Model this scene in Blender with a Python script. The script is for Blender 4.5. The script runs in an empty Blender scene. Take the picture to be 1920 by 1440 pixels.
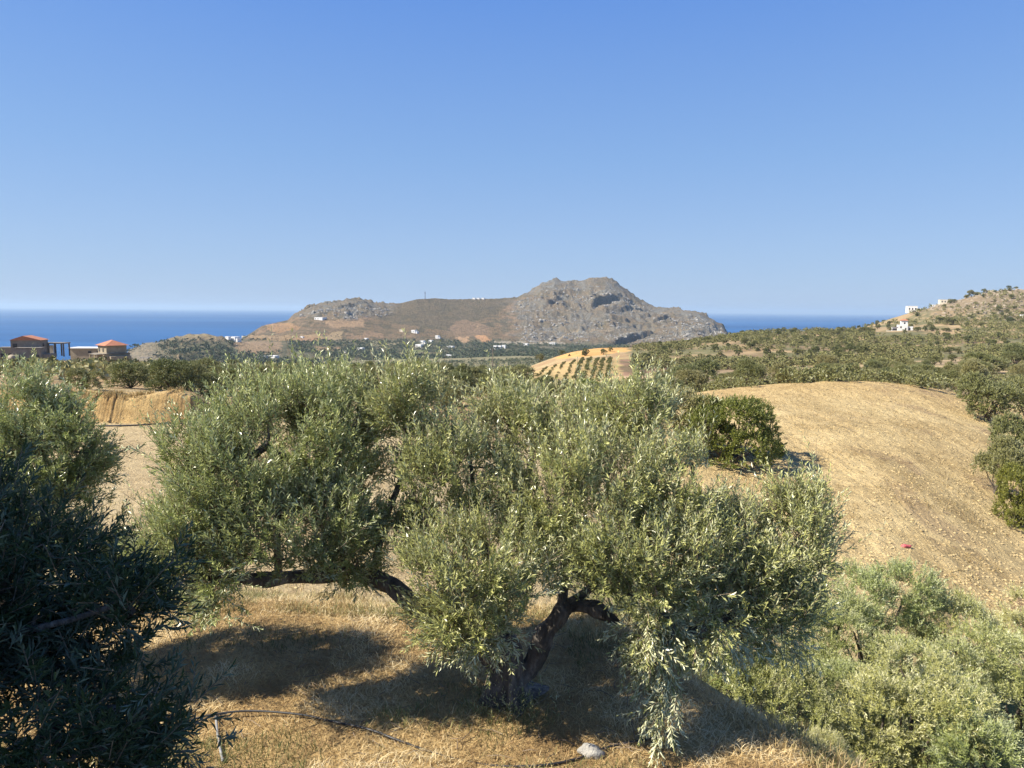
import bpy, math
import numpy as np
from mathutils import Matrix, Vector, noise as mnoise

R = math.radians
C = bpy.context.scene.collection
sc = bpy.context.scene
rng = np.random.default_rng(11)

# ------------------------------------------------------------------ camera, sky, sun, exposure
F = 1330.0; PITCH = R(5.94); ROLL = R(0.42); CAMZ = 5.0; SEA = -100.0
cam_d = bpy.data.cameras.new('camera'); cam = bpy.data.objects.new('camera', cam_d); C.objects.link(cam)
cam_d.sensor_fit = 'HORIZONTAL'; cam_d.sensor_width = 36.0; cam_d.lens = 36.0 * F / 1920.0
cam_d.clip_start = 0.1; cam_d.clip_end = 200000.0
cam.matrix_world = Matrix.Translation((0, 0, CAMZ)) @ Matrix.Rotation(R(90) - PITCH, 4, 'X') @ Matrix.Rotation(ROLL, 4, 'Z')
sc.camera = cam

SUN_V = Vector((-1.0, -0.18, 0.0)).normalized(); SUN_EL = R(43)
world = bpy.data.worlds.new('World'); sc.world = world; world.use_nodes = True
wn = world.node_tree.nodes; wl = world.node_tree.links
bg = wn['Background']; sky = wn.new('ShaderNodeTexSky'); sky.sky_type = 'NISHITA'; sky.sun_disc = False
sky.sun_elevation = SUN_EL; sky.sun_rotation = math.atan2(SUN_V.x, SUN_V.y)
sky.altitude = 0; sky.air_density = 1.0; sky.dust_density = 0.3; sky.ozone_density = 4.0
# clear Mediterranean morning: the blue deepens evenly from the horizon to the zenith, the same all round
tc_ = wn.new('ShaderNodeTexCoord'); sx_ = wn.new('ShaderNodeSeparateXYZ'); rp_ = wn.new('ShaderNodeValToRGB'); mx_ = wn.new('ShaderNodeMix'); mx_.data_type = 'RGBA'
wl.new(tc_.outputs['Generated'], sx_.inputs[0]); wl.new(sx_.outputs['Z'], rp_.inputs[0]); el_ = rp_.color_ramp.elements
while len(el_) < 5: el_.new(.5)
SKYK = 6.1
for k_, (p_, c_) in enumerate([(0.0, (.365, .510, .755)), (.09, (.320, .480, .770)), (.20, (.235, .420, .770)), (.38, (.130, .305, .765)), (1.0, (.045, .150, .520))]):
    el_[k_].position = p_; el_[k_].color = (c_[0], c_[1], c_[2], 1)
sc_ = wn.new('ShaderNodeVectorMath'); sc_.operation = 'SCALE'; sc_.inputs['Scale'].default_value = SKYK; wl.new(rp_.outputs[0], sc_.inputs[0])
mx_.inputs[0].default_value = .85; wl.new(sky.outputs[0], mx_.inputs[6]); wl.new(sc_.outputs[0], mx_.inputs[7])
wl.new(mx_.outputs[2], bg.inputs[0]); bg.inputs[1].default_value = 0.084
sun_d = bpy.data.lights.new('sun', 'SUN'); sun = bpy.data.objects.new('sun', sun_d); C.objects.link(sun)
sun_d.energy = 5.0; sun_d.angle = R(0.5); sun_d.color = (1.0, 0.93, 0.80)
sd = Vector((SUN_V.x * math.cos(SUN_EL), SUN_V.y * math.cos(SUN_EL), math.sin(SUN_EL)))
sun.rotation_euler = sd.to_track_quat('Z', 'Y').to_euler(); sun.location = (-30, -10, 60)
sc.view_settings.view_transform = 'Standard'; sc.view_settings.look = 'None'
sc.view_settings.exposure = 1.0; sc.view_settings.gamma = 1.0; sc.view_settings.use_curve_mapping = False
sc.render.engine = 'CYCLES'
sc.cycles.use_denoising = True
sc.cycles.max_bounces = 6; sc.cycles.diffuse_bounces = 2; sc.cycles.transmission_bounces = 3
sc.cycles.transparent_max_bounces = 6; sc.cycles.volume_bounces = 0

# ------------------------------------------------------------------ helpers: rays, noise, meshes
cp, sp_, cr, sr = math.cos(PITCH), math.sin(PITCH), math.cos(ROLL), math.sin(ROLL)
def ray(px, py):
    a = (np.asarray(px, float) - 960) / F; b = (720 - np.asarray(py, float)) / F
    a2 = a * cr - b * sr; b2 = a * sr + b * cr
    y = cp + b2 * sp_; z = b2 * cp - sp_
    return a2 / y, z / y                       # x per metre of y, z per metre of y
def P(px, py, Y):
    u, t = ray(px, py)
    return np.array([float(u) * Y, Y, CAMZ + float(t) * Y])
def project(x, y, z):
    fy = y * cp - (z - CAMZ) * sp_; up = y * sp_ + (z - CAMZ) * cp
    a2 = x / fy; b2 = up / fy
    a = a2 * cr + b2 * sr; b = -a2 * sr + b2 * cr
    return 960 + F * a, 720 - F * b

def hash2(ix, iy, s):
    n = (ix.astype(np.int64) * 374761393 + iy.astype(np.int64) * 668265263 + s * 974711) & 0x7fffffff
    n = ((n ^ (n >> 13)) * 1274126177) & 0x7fffffff
    n = (n ^ (n >> 16)) & 0x7fffffff
    return n / 0x7fffffff
def vnoise(x, y, s=0):
    ix = np.floor(x); iy = np.floor(y); fx = x - ix; fy = y - iy
    fx = fx * fx * fx * (fx * (fx * 6 - 15) + 10); fy = fy * fy * fy * (fy * (fy * 6 - 15) + 10)
    a = hash2(ix, iy, s); b = hash2(ix + 1, iy, s); c = hash2(ix, iy + 1, s); d = hash2(ix + 1, iy + 1, s)
    return (a + (b - a) * fx) * (1 - fy) + (c + (d - c) * fx) * fy
def fbm(x, y, o=4, s=0, ridged=False):
    x = np.asarray(x, float); y = np.asarray(y, float)
    r = np.zeros(np.broadcast(x, y).shape); amp = 1.0; tot = 0
    for k in range(o):
        n = vnoise(x * 2 ** k + 17.3 * k, y * 2 ** k - 9.1 * k, s + k) * 2 - 1
        if ridged: n = 1 - 2 * np.abs(n)
        r += n * amp; tot += amp; amp *= 0.5
    return r / tot                              # about -1..1
def ss(a, b, x):
    t = np.clip((np.asarray(x, float) - a) / (b - a), 0, 1); return t * t * (3 - 2 * t)

def mesh_obj(name, v, faces, mats, parent=None, mat_idx=None, smooth=False, attrs=None, link=True):
    """v (n,3); faces: (m,3) / (m,4) array or list of polygons."""
    me = bpy.data.meshes.new(name); v = np.asarray(v, np.float32)
    if isinstance(faces, np.ndarray):
        m, k = faces.shape
        me.vertices.add(len(v)); me.vertices.foreach_set('co', v.ravel())
        me.loops.add(m * k); me.loops.foreach_set('vertex_index', faces.astype(np.int32).ravel())
        me.polygons.add(m); me.polygons.foreach_set('loop_start', np.arange(0, m * k, k, dtype=np.int32))
        me.polygons.foreach_set('loop_total', np.full(m, k, np.int32))
        me.update(calc_edges=True)
    else:
        me.from_pydata([tuple(map(float, q)) for q in v], [], faces)
    for mt in (mats if isinstance(mats, (list, tuple)) else [mats]): me.materials.append(mt)
    if mat_idx is not None: me.polygons.foreach_set('material_index', np.asarray(mat_idx, np.int32))
    me.polygons.foreach_set('use_smooth', np.full(len(me.polygons), smooth))
    for nm, (typ, dom, data) in (attrs or {}).items():
        at = me.attributes.new(nm, typ, dom)
        at.data.foreach_set('color' if 'COLOR' in typ else ('vector' if 'VECTOR' in typ else 'value'), np.asarray(data, np.float32).ravel())
    me.update()
    o = bpy.data.objects.new(name, me)
    if link: C.objects.link(o)
    if parent: o.parent = parent
    return o
def tag(o, label=None, cat=None, group=None, kind=None):
    if label: o['label'] = label
    if cat: o['category'] = cat
    if group: o['group'] = group
    if kind: o['kind'] = kind
    return o
def empty(name, loc, rz=0.0):
    o = bpy.data.objects.new(name, None); C.objects.link(o); o.location = loc; o.rotation_euler = (0, 0, rz)
    o.empty_display_size = 0.3; return o

class MB:
    """collects boxes and prisms, one mesh"""
    def __init__(s): s.v = []; s.f = []
    def box(s, x0, x1, y0, y1, z0, z1):
        n = len(s.v)
        s.v += [(x0, y0, z0), (x1, y0, z0), (x1, y1, z0), (x0, y1, z0), (x0, y0, z1), (x1, y0, z1), (x1, y1, z1), (x0, y1, z1)]
        s.f += [tuple(n + i for i in q) for q in ((0, 3, 2, 1), (4, 5, 6, 7), (0, 1, 5, 4), (1, 2, 6, 5), (2, 3, 7, 6), (3, 0, 4, 7))]
        return s
    def hip(s, x0, x1, y0, y1, z0, z1, ins):
        """hipped roof with a short ridge along x"""
        n = len(s.v); ym = (y0 + y1) / 2
        s.v += [(x0, y0, z0), (x1, y0, z0), (x1, y1, z0), (x0, y1, z0), (x0 + ins, ym, z1), (x1 - ins, ym, z1)]
        s.f += [tuple(n + i for i in q) for q in ((0, 3, 2, 1), (0, 1, 5, 4), (1, 2, 5), (2, 3, 4, 5), (3, 0, 4))]
        return s
    def tube(s, pts, r, k=7, cap=True):
        pts = [Vector(p) for p in pts]; rs = r if hasattr(r, '__len__') else [r] * len(pts)
        n0 = len(s.v)
        for i, p in enumerate(pts):
            t = (pts[min(i + 1, len(pts) - 1)] - pts[max(i - 1, 0)]).normalized()
            a = t.cross(Vector((0, 0, 1)) if abs(t.z) < .9 else Vector((1, 0, 0))).normalized(); b = t.cross(a)
            for j in range(k):
                w = 2 * math.pi * j / k
                s.v.append(tuple(p + (a * math.cos(w) + b * math.sin(w)) * rs[i]))
        for i in range(len(pts) - 1):
            for j in range(k):
                q = n0 + i * k + j; q2 = n0 + i * k + (j + 1) % k
                s.f.append((q, q2, q2 + k, q + k))
        if cap:
            s.f.append(tuple(n0 + j for j in range(k))[::-1]); s.f.append(tuple(n0 + (len(pts) - 1) * k + j for j in range(k)))
        return s
    def build(s, name, mat, parent=None, smooth=False, loc=None):
        o = mesh_obj(name, s.v, s.f, mat, parent, smooth=smooth)
        if loc is not None: o.location = loc
        return o

# ------------------------------------------------------------------ materials
def newmat(name):
    m = bpy.data.materials.new(name); m.use_nodes = True; nt = m.node_tree
    return m, nt, nt.nodes, nt.links, nt.nodes['Principled BSDF']
def N(nt, typ, **kw):
    n = nt.nodes.new(typ)
    for k, v in kw.items(): setattr(n, k, v)
    return n
def mixc(nt, fac, a, b, blend='MIX'):
    m = N(nt, 'ShaderNodeMix', data_type='RGBA', blend_type=blend)
    for sock, val in ((m.inputs[0], fac), (m.inputs[6], a), (m.inputs[7], b)):
        if hasattr(val, 'is_output'): nt.links.new(val, sock)
        elif isinstance(val, (tuple, list)): sock.default_value = (*val[:3], 1)
        else: sock.default_value = val
    return m.outputs[2]
def noise_tex(nt, scale, detail=4, rough=.6, coord=None, dist=0.0):
    n = N(nt, 'ShaderNodeTexNoise'); n.inputs['Scale'].default_value = scale; n.inputs['Detail'].default_value = detail
    n.inputs['Roughness'].default_value = rough; n.inputs['Distortion'].default_value = dist
    if coord is not None: nt.links.new(coord, n.inputs['Vector'])
    return n.outputs[0]
def ramp(nt, fac, stops):
    r = N(nt, 'ShaderNodeValToRGB'); nt.links.new(fac, r.inputs[0]); e = r.color_ramp.elements
    while len(e) < len(stops): e.new(0.5)
    for k, (p, c) in enumerate(stops): e[k].position = p; e[k].color = (*c, 1) if len(c) == 3 else c
    return r.outputs[0]
def pos(nt): return N(nt, 'ShaderNodeNewGeometry').outputs['Position']
def objc(nt): return N(nt, 'ShaderNodeTexCoord').outputs['Object']
def math_(nt, op, a, b=None):
    m = N(nt, 'ShaderNodeMath', operation=op)
    for s_, v in ((m.inputs[0], a), (m.inputs[1], b)):
        if v is None: continue
        if hasattr(v, 'is_output'): nt.links.new(v, s_)
        else: s_.default_value = v
    return m.outputs[0]
def bump(nt, bsdf, height, strength, dist):
    b = N(nt, 'ShaderNodeBump'); b.inputs['Strength'].default_value = strength; b.inputs['Distance'].default_value = dist
    nt.links.new(height, b.inputs['Height']); nt.links.new(b.outputs[0], bsdf.inputs['Normal']); return b

def leaf_mat(name, front, back, young, var=.35, transl=.25, rough=.38, spec=.5):
    m, nt, n, l, bs = newmat(name)
    at = N(nt, 'ShaderNodeAttribute', attribute_name='tint').outputs['Fac']
    oi = N(nt, 'ShaderNodeObjectInfo').outputs['Random']
    geo = N(nt, 'ShaderNodeNewGeometry')
    c = mixc(nt, ramp(nt, at, [(0.0, (0, 0, 0)), (0.45, (.30, .30, .30)), (1.0, (1, 1, 1))]), front, young)
    c = mixc(nt, geo.outputs['Backfacing'], c, back)
    hv = N(nt, 'ShaderNodeHueSaturation'); l.new(c, hv.inputs['Color'])
    mr = N(nt, 'ShaderNodeMapRange'); l.new(oi, mr.inputs[0]); mr.inputs[3].default_value = 1 - var; mr.inputs[4].default_value = 1 + var * .8
    l.new(mr.outputs[0], hv.inputs['Value'])
    mr2 = N(nt, 'ShaderNodeMapRange'); l.new(oi, mr2.inputs[0]); mr2.inputs[3].default_value = .52; mr2.inputs[4].default_value = .47
    l.new(mr2.outputs[0], hv.inputs['Hue'])
    col = hv.outputs[0]
    l.new(col, bs.inputs['Base Color']); bs.inputs['Roughness'].default_value = rough
    bs.inputs['Specular IOR Level'].default_value = spec
    tr = N(nt, 'ShaderNodeBsdfTranslucent'); tc = mixc(nt, .6, col, (.22, .30, .06)); l.new(tc, tr.inputs['Color'])
    mx = N(nt, 'ShaderNodeMixShader'); mx.inputs[0].default_value = transl
    l.new(bs.outputs[0], mx.inputs[1]); l.new(tr.outputs[0], mx.inputs[2])
    l.new(mx.outputs[0], n['Material Output'].inputs['Surface'])
    return m
M = {}
M['leaf'] = leaf_mat('olive_leaf', (.215, .228, .070), (.70, .69, .42), (.74, .72, .29), var=.05, transl=.17, rough=.30)
M['leaf_shade'] = leaf_mat('olive_leaf_shade', (.036, .056, .026), (.13, .16, .11), (.07, .10, .04), var=.05, transl=.12, rough=.5, spec=.2)  # olive leaf with the corner tree's shade darkened into its colour
M['leaf_gully'] = leaf_mat('olive_leaf_gully', (.250, .265, .078), (.62, .62, .35), (.60, .60, .23), var=.14, transl=.15, rough=.4)
M['leaf_mid'] = leaf_mat('olive_leaf_mid', (.175, .175, .060), (.30, .30, .16), (.31, .30, .11), var=.30, transl=.12, rough=.55, spec=.3)
M['leaf_green'] = leaf_mat('evergreen_leaf', (.135, .160, .030), (.16, .18, .05), (.24, .27, .045), var=.15, transl=.25, rough=.45)
M['leaf_far'] = leaf_mat('far_leaf', (.130, .142, .052), (.18, .18, .08), (.23, .225, .08), var=.3, transl=.0, rough=.8, spec=.15)
M['leaf_valley'] = leaf_mat('valley_olive_leaf', (.125, .145, .080), (.16, .17, .11), (.18, .19, .10), var=.3, transl=.0, rough=.8, spec=.15)
M['leaf_scrub'] = leaf_mat('scrub_leaf', (.115, .100, .055), (.17, .15, .09), (.19, .16, .09), var=.3, transl=.05, rough=.8, spec=.15)
M['leaf_dry'] = leaf_mat('dry_leaf', (.24, .185, .125), (.28, .22, .15), (.32, .26, .17), var=.25, transl=.05, rough=.9, spec=.1)
M['weed'] = leaf_mat('weed_leaf', (.16, .22, .06), (.18, .22, .08), (.28, .33, .10), var=.15, transl=.25, rough=.6, spec=.2)

def bark_mat(name, c0, c1, c2, sc_=6.0, b=.9):
    m, nt, n, l, bs = newmat(name); co = objc(nt)
    mp = N(nt, 'ShaderNodeMapping'); l.new(co, mp.inputs[0]); mp.inputs['Scale'].default_value = (1, 1, .35)
    a = noise_tex(nt, sc_, 8, .7, mp.outputs[0], .6); d = noise_tex(nt, sc_ * 5, 5, .7, mp.outputs[0])
    c = ramp(nt, a, [(.3, c0), (.5, c1), (.68, c2)]); c = mixc(nt, .6, c, ramp(nt, d, [(.3, (.35, .35, .35)), (.7, (1.3, 1.25, 1.2))]), 'MULTIPLY')
    l.new(c, bs.inputs['Base Color']); bs.inputs['Roughness'].default_value = .9
    bump(nt, bs, math_(nt, 'ADD', a, math_(nt, 'MULTIPLY', d, .4)), b, .06); return m
M['bark'] = bark_mat('olive_bark', (.050, .044, .037), (.145, .125, .103), (.34, .30, .255))
M['bark_far'] = bark_mat('dark_bark', (.05, .04, .03), (.10, .08, .06), (.18, .15, .12))
M['twig'] = bark_mat('twig_bark', (.15, .11, .07), (.24, .18, .12), (.36, .29, .21), 20, .3)

def plain(name, col, rough=.8, var=.2, scale=2.0, b=.2, bd=.02, metal=0):
    m, nt, n, l, bs = newmat(name); co = objc(nt)
    a = noise_tex(nt, scale, 6, .65, co); d = noise_tex(nt, scale * 9, 4, .6, co)
    lo = tuple(x * (1 - var) for x in col); hi = tuple(min(1, x * (1 + var)) for x in col)
    c = ramp(nt, a, [(.3, lo), (.7, hi)]); c = mixc(nt, .5, c, ramp(nt, d, [(.3, (.8, .8, .8)), (.7, (1.12, 1.12, 1.12))]), 'MULTIPLY')
    l.new(c, bs.inputs['Base Color']); bs.inputs['Roughness'].default_value = rough; bs.inputs['Metallic'].default_value = metal
    if b: bump(nt, bs, d, b, bd)
    return m
M['white'] = plain('white_render', (.78, .76, .72), .8, .05, .4, .1)
M['cream'] = plain('cream_render', (.68, .60, .46), .8, .1, .4, .1)
M['stonewall'] = plain('pale_stone', (.31, .255, .175), .9, .25, .6, .5, .05)
M['concrete'] = plain('raw_concrete', (.23, .20, .16), .9, .25, .5, .4, .03)
M['concrete_dark'] = plain('stained_concrete', (.17, .15, .13), .9, .25, .5, .4, .03)
M['roof'] = plain('terracotta_tiles', (.42, .165, .085), .85, .2, 1.5, .5, .04)
M['dark'] = plain('dark_opening', (.03, .03, .03), .6, .2, 1, 0)
M['glass'] = plain('window_glass', (.04, .05, .06), .12, .1, 1, 0)
M['frame'] = plain('brown_frame', (.16, .09, .05), .6, .2, 3, .1)
M['hose'] = plain('black_hose', (.022, .022, .024), .5, .3, 8, .15, .004)
M['pipe'] = plain('grey_pipe', (.23, .23, .23), .6, .25, 12, .2, .004)
M['rock'] = plain('white_rock', (.36, .34, .30), .85, .3, 5, .8, .03)
M['greyrock'] = plain('grey_rock', (.27, .25, .215), .9, .35, .08, 1.0, 1.0)
M['metal'] = plain('mast_steel', (.20, .15, .15), .5, .1, 1, 0)
M['wood'] = plain('pole_wood', (.17, .14, .11), .85, .25, 3, .3)
M['red'] = plain('red_plastic', (.50, .10, .10), .5, .3, 9, .3, .01)
M['clod'] = plain('clay_clod', (.43, .325, .16), .95, .25, .6, .4, .02)

def straw_mat():
    m, nt, n, l, bs = newmat('dry_grass')
    at = N(nt, 'ShaderNodeAttribute', attribute_name='tint').outputs['Fac']
    gr = N(nt, 'ShaderNodeAttribute', attribute_name='green').outputs['Fac']
    c = ramp(nt, at, [(0, (.30, .19, .08)), (.45, (.56, .40, .18)), (.8, (.70, .54, .28)), (1, (.82, .70, .44))])
    c = mixc(nt, gr, c, ramp(nt, at, [(0, (.11, .12, .035)), (1, (.27, .28, .10))]))
    l.new(c, bs.inputs['Base Color']); bs.inputs['Roughness'].default_value = .7
    tr = N(nt, 'ShaderNodeBsdfTranslucent'); l.new(c, tr.inputs['Color'])
    mx = N(nt, 'ShaderNodeMixShader'); mx.inputs[0].default_value = .25
    l.new(bs.outputs[0], mx.inputs[1]); l.new(tr.outputs[0], mx.inputs[2]); l.new(mx.outputs[0], n['Material Output'].inputs['Surface'])
    return m
M['straw'] = straw_mat()

def ground_mat():
    m, nt, n, l, bs = newmat('soil_and_grass')
    col = N(nt, 'ShaderNodeAttribute', attribute_name='col').outputs['Color']
    pl = N(nt, 'ShaderNodeAttribute', attribute_name='plough').outputs['Fac']
    p = pos(nt)
    n1 = noise_tex(nt, 14, 5, .7, p); n2 = noise_tex(nt, 1.6, 6, .7, p, .4); n3 = noise_tex(nt, .12, 6, .65, p)
    c = mixc(nt, 1.0, col, ramp(nt, n1, [(.3, (.62, .58, .55)), (.5, (1, 1, 1)), (.72, (1.18, 1.17, 1.12))]), 'MULTIPLY')
    c = mixc(nt, 1.0, c, ramp(nt, n2, [(.3, (.72, .68, .64)), (.55, (1.0, 1, 1)), (.75, (1.15, 1.14, 1.1))]), 'MULTIPLY')
    c = mixc(nt, 1.0, c, ramp(nt, n3, [(.3, (.86, .82, .78)), (.6, (1.05, 1.05, 1.05))]), 'MULTIPLY')
    l.new(c, bs.inputs['Base Color']); bs.inputs['Roughness'].default_value = .95; bs.inputs['Specular IOR Level'].default_value = .2
    vo = N(nt, 'ShaderNodeTexVoronoi'); vo.inputs['Scale'].default_value = 3.2; l.new(p, vo.inputs['Vector'])
    h = math_(nt, 'ADD', math_(nt, 'MULTIPLY', n1, .5), n2)
    h = math_(nt, 'ADD', h, math_(nt, 'MULTIPLY', math_(nt, 'MULTIPLY', vo.outputs['Distance'], -.35), pl))
    mp = N(nt, 'ShaderNodeMapping'); l.new(p, mp.inputs[0]); mp.inputs['Rotation'].default_value = (0, 0, R(12)); mp.inputs['Scale'].default_value = (1, .12, 1)
    fu = noise_tex(nt, 2.6, 6, .75, mp.outputs[0], .6)
    h = math_(nt, 'ADD', h, math_(nt, 'MULTIPLY', math_(nt, 'MULTIPLY', fu, .8), pl))
    bump(nt, bs, h, 1.0, .20); return m
M['ground'] = ground_mat()
def hill_mat():
    m, nt, n, l, bs = newmat('hill_rock_and_scrub')
    col = N(nt, 'ShaderNodeAttribute', attribute_name='col').outputs['Color']
    rk = N(nt, 'ShaderNodeAttribute', attribute_name='rock').outputs['Fac']
    p = pos(nt)
    n1 = noise_tex(nt, .16, 6, .75, p, .3); n2 = noise_tex(nt, .03, 6, .7, p, .5); n3 = noise_tex(nt, .5, 3, .6, p)
    rc = ramp(nt, n1, [(.35, (.12, .115, .10)), (.48, (.24, .23, .20)), (.62, (.36, .345, .30))])
    rc2 = ramp(nt, n2, [(.42, (.27, .205, .125)), (.52, (.22, .19, .14)), (.64, (.26, .25, .22))])
    rc = mixc(nt, ramp(nt, n3, [(.34, (0, 0, 0)), (.52, (1, 1, 1))]), rc, rc2)
    c0 = mixc(nt, 1.0, col, ramp(nt, n1, [(.36, (.55, .58, .58)), (.5, (1, 1, 1)), (.68, (1.35, 1.3, 1.25))]), 'MULTIPLY')
    c = mixc(nt, rk, c0, rc)
    l.new(c, bs.inputs['Base Color']); bs.inputs['Roughness'].default_value = .95; bs.inputs['Specular IOR Level'].default_value = .1
    bump(nt, bs, math_(nt, 'ADD', n1, math_(nt, 'MULTIPLY', n2, 1.0)), 1.0, 14.0); return m
M['hill'] = hill_mat()
def sea_mat():
    m, nt, n, l, bs = newmat('sea_water'); p = pos(nt)
    mp = N(nt, 'ShaderNodeMapping'); l.new(p, mp.inputs[0]); mp.inputs['Scale'].default_value = (.12, 1, 1)
    a = noise_tex(nt, .0011, 6, .65, mp.outputs[0], .8); w = noise_tex(nt, .05, 6, .7, p)
    c = ramp(nt, a, [(.38, (.009, .062, .175)), (.5, (.014, .080, .215)), (.62, (.022, .100, .25))])
    l.new(c, bs.inputs['Base Color']); bs.inputs['Roughness'].default_value = .55; bs.inputs['IOR'].default_value = 1.33
    bs.inputs['Specular IOR Level'].default_value = .25
    bump(nt, bs, w, .6, 2.0); return m
M['sea'] = sea_mat()

# ------------------------------------------------------------------ the lie of the land
PXN = np.array([-600, 0, 200, 400, 650, 900, 1080, 1250, 1420, 1600, 1700, 1780, 1865, 1920, 2060, 2600.])
TAB = [  # Y, one value per column: above 400 it is a row of the photograph, else a height
 (17,  [-3, -3, -3, -3, -3, -3.3, -3.8, -4.6, -5.3, -6, -6, -6, -6.2, -6.4, -6.6, -7]),
 (28,  [-3, -3, -3, -3, -3, -3.4, -4.2, -5, -6, -6.2, -6.5, -6.8, -7.2, -7.5, -8, -8]),
 (40,  [-3, -3, -3, -3, -3, -3.3, -3.8, -4.4, -4.9, -5.0, -5.2, -5.7, -6.5, -7.2, -8, -8]),
 (50,  [-3, -3, -3, -3, -3, -3.1, -3.4, -3.8, -4.1, -4.1, -4.3, -4.8, -5.6, -6.2, -7, -8]),
 (56,  [-3, -3, -3, -3, -3, -3.1, -3.3, -3.6, -3.6, -3.6, -3.8, -4.2, -4.9, -5.4, -6.4, -8]),
 (75,  [726, 724, 730, 742, 742, 752, 764, 742, 718, 708, 716, 730, 752, 765, 780, 790]),
 (100, [718, 717, 720, 728, 731, 745, 758, 752, 738, 730, 730, 732, 736, 742, 748, 755]),
 (140, [706, 706, 708, 713, 716, 732, 750, 744, 732, 722, 716, 714, 716, 718, 720, 725]),
 (175, [693, 693, 696, 706, 710, 722, 740, 734, 722, 713, 708, 705, 706, 707, 708, 710]),
 (210, [677, 676, 679, 702, 704, 712, 728, 724, 712, 705, 700, 697, 697, 697, 697, 700]),
 (245, [674, 674, 677, -28, -30, 697, 715, 713, 704, 698, 694, 692, 691, 690, 689, 690]),
 (330, [-34, -34, -38, -42, -43, -32, 673, 690, 685, 680, 677, 674, 672, 670, 668, 665]),
 (420, [-46, -46, -52, -54, -54, -42, 671, 670, 664, 660, 657, 655, 653, 652, 650, 645]),
 (520, [-60, -60, -66, -66, -66, -52, 649, 654, 642, 643, 640, 638, 635, 632, 630, 620]),
 (600, [-75, -75, -75, -75, -75, -60, -32, 648, 627, 627, 622, 618, 615, 612, 606, 600]),
 (700, [-90, -90, -88, -80, -80, -64, -48, -34, 617, 621, 613, 606, 600, 596, 590, 585]),
 (780, [-99, -99, -92, -80, -80, -66, -55, -45, -22, 616, 592, 578, 560, 562, 570, 575]),
 (850, [-103, -103, -95, -80, -80, -66, -60, -55, -40, -20, 571, 556, 525, 533, 545, 555]),
 (900, [-108, -108, -97, -80, -80, -67, -62, -60, -55, -45, -10, 5, 30, 25, 20, 10]),
 (1100, [-108, -108, -99, -76, -72, -66, -62, -62, -75, -104, -80, -50, -30, -20, -20, -20]),
]
def to_tz(px, Y, v):
    if v > 400: return float(ray(px, v)[1])
    return (v - CAMZ) / Y
TY = np.log([r[0] for r in TAB]); TT = np.array([[to_tz(PXN[i], r[0], v) for i, v in enumerate(r[1])] for r in TAB])
gy = np.linspace(TY[0], TY[-1], 260); gx = np.arange(-600, 2601, 10.0)
tmp = np.array([np.interp(gx, PXN, row) for row in TT]); GT = np.array([np.interp(gy, TY, tmp[:, j]) for j in range(len(gx))]).T
def blur(A, ax, k):
    for _ in range(3):
        Ap = np.pad(A, [(k, k) if i == ax else (0, 0) for i in range(2)], mode='edge')
        cs = np.cumsum(np.insert(Ap, 0, 0, axis=ax), axis=ax)
        A = (np.take(cs, range(2 * k + 1, cs.shape[ax]), axis=ax) - np.take(cs, range(0, cs.shape[ax] - 2 * k - 1), axis=ax)) / (2 * k + 1)
    return A
GT = blur(blur(GT, 1, 4), 0, 2)
def bil(G, xs, ys, x, y):
    fx = np.clip((x - xs[0]) / (xs[1] - xs[0]), 0, len(xs) - 1.001); fy = np.clip((y - ys[0]) / (ys[1] - ys[0]), 0, len(ys) - 1.001)
    i = fx.astype(int); j = fy.astype(int); a = fx - i; b = fy - j
    return (G[j, i] * (1 - a) + G[j, i + 1] * a) * (1 - b) + (G[j + 1, i] * (1 - a) + G[j + 1, i + 1] * a) * b

# far headland: the ridge line and how it stands behind the valley
SKY = np.array([(-700, 690), (150, 690), (225, 668), (240, 662), (430, 650), (465, 627), (490, 611), (540, 600), (547, 592), (570, 582), (595, 573), (635, 567), (647, 563), (685, 563), (702, 568), (727, 570),
 (752, 568), (780, 561), (815, 559), (840, 561), (920, 560), (969, 558), (980, 550), (999, 545), (1013, 531), (1037, 524), (1056, 527), (1067, 526), (1075, 529), (1088, 527),
 (1105, 520), (1134, 520), (1151, 527), (1167, 539), (1183, 553), (1213, 570), (1232, 577), (1259, 580), (1292, 581), (1313, 587), (1327, 595), (1340, 604), (1354, 613), (1380, 640), (1420, 680), (2600, 700)])
_yx = np.arange(-800, 2700, 5.0); _yy = np.interp(_yx, [240, 465, 600, 720, 800, 950, 1010, 1130, 1250, 1350], [1500, 1900, 2150, 2150, 2350, 2400, 2500, 2550, 2450, 2300])
for _ in range(3): _yy = np.convolve(np.pad(_yy, 12, mode='edge'), np.ones(25) / 25, 'valid')
YR = lambda px: np.interp(px, _yx, _yy)
_fy = np.interp(_yx, [200, 400, 560, 700, 850, 1000, 1200, 1350, 1420], [680, 655, 648, 652, 645, 648, 650, 650, 670])
for _ in range(3): _fy = np.convolve(np.pad(_fy, 12, mode='edge'), np.ones(25) / 25, 'valid')
_sk = np.interp(np.arange(-800, 2700, 5.0), SKY[:, 0], SKY[:, 1])
for _ in range(3): _sk = np.convolve(np.pad(_sk, 5, mode='edge'), np.ones(11) / 11, 'valid')
LOW = np.array([(-700, 700), (215, 690), (240, 656), (270, 643), (300, 640), (325, 632), (350, 626), (370, 627), (400, 632), (430, 637), (470, 645), (520, 650), (600, 668), (2600, 690)])
def px_of(u): return 960 + F * u * 1.003
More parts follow.
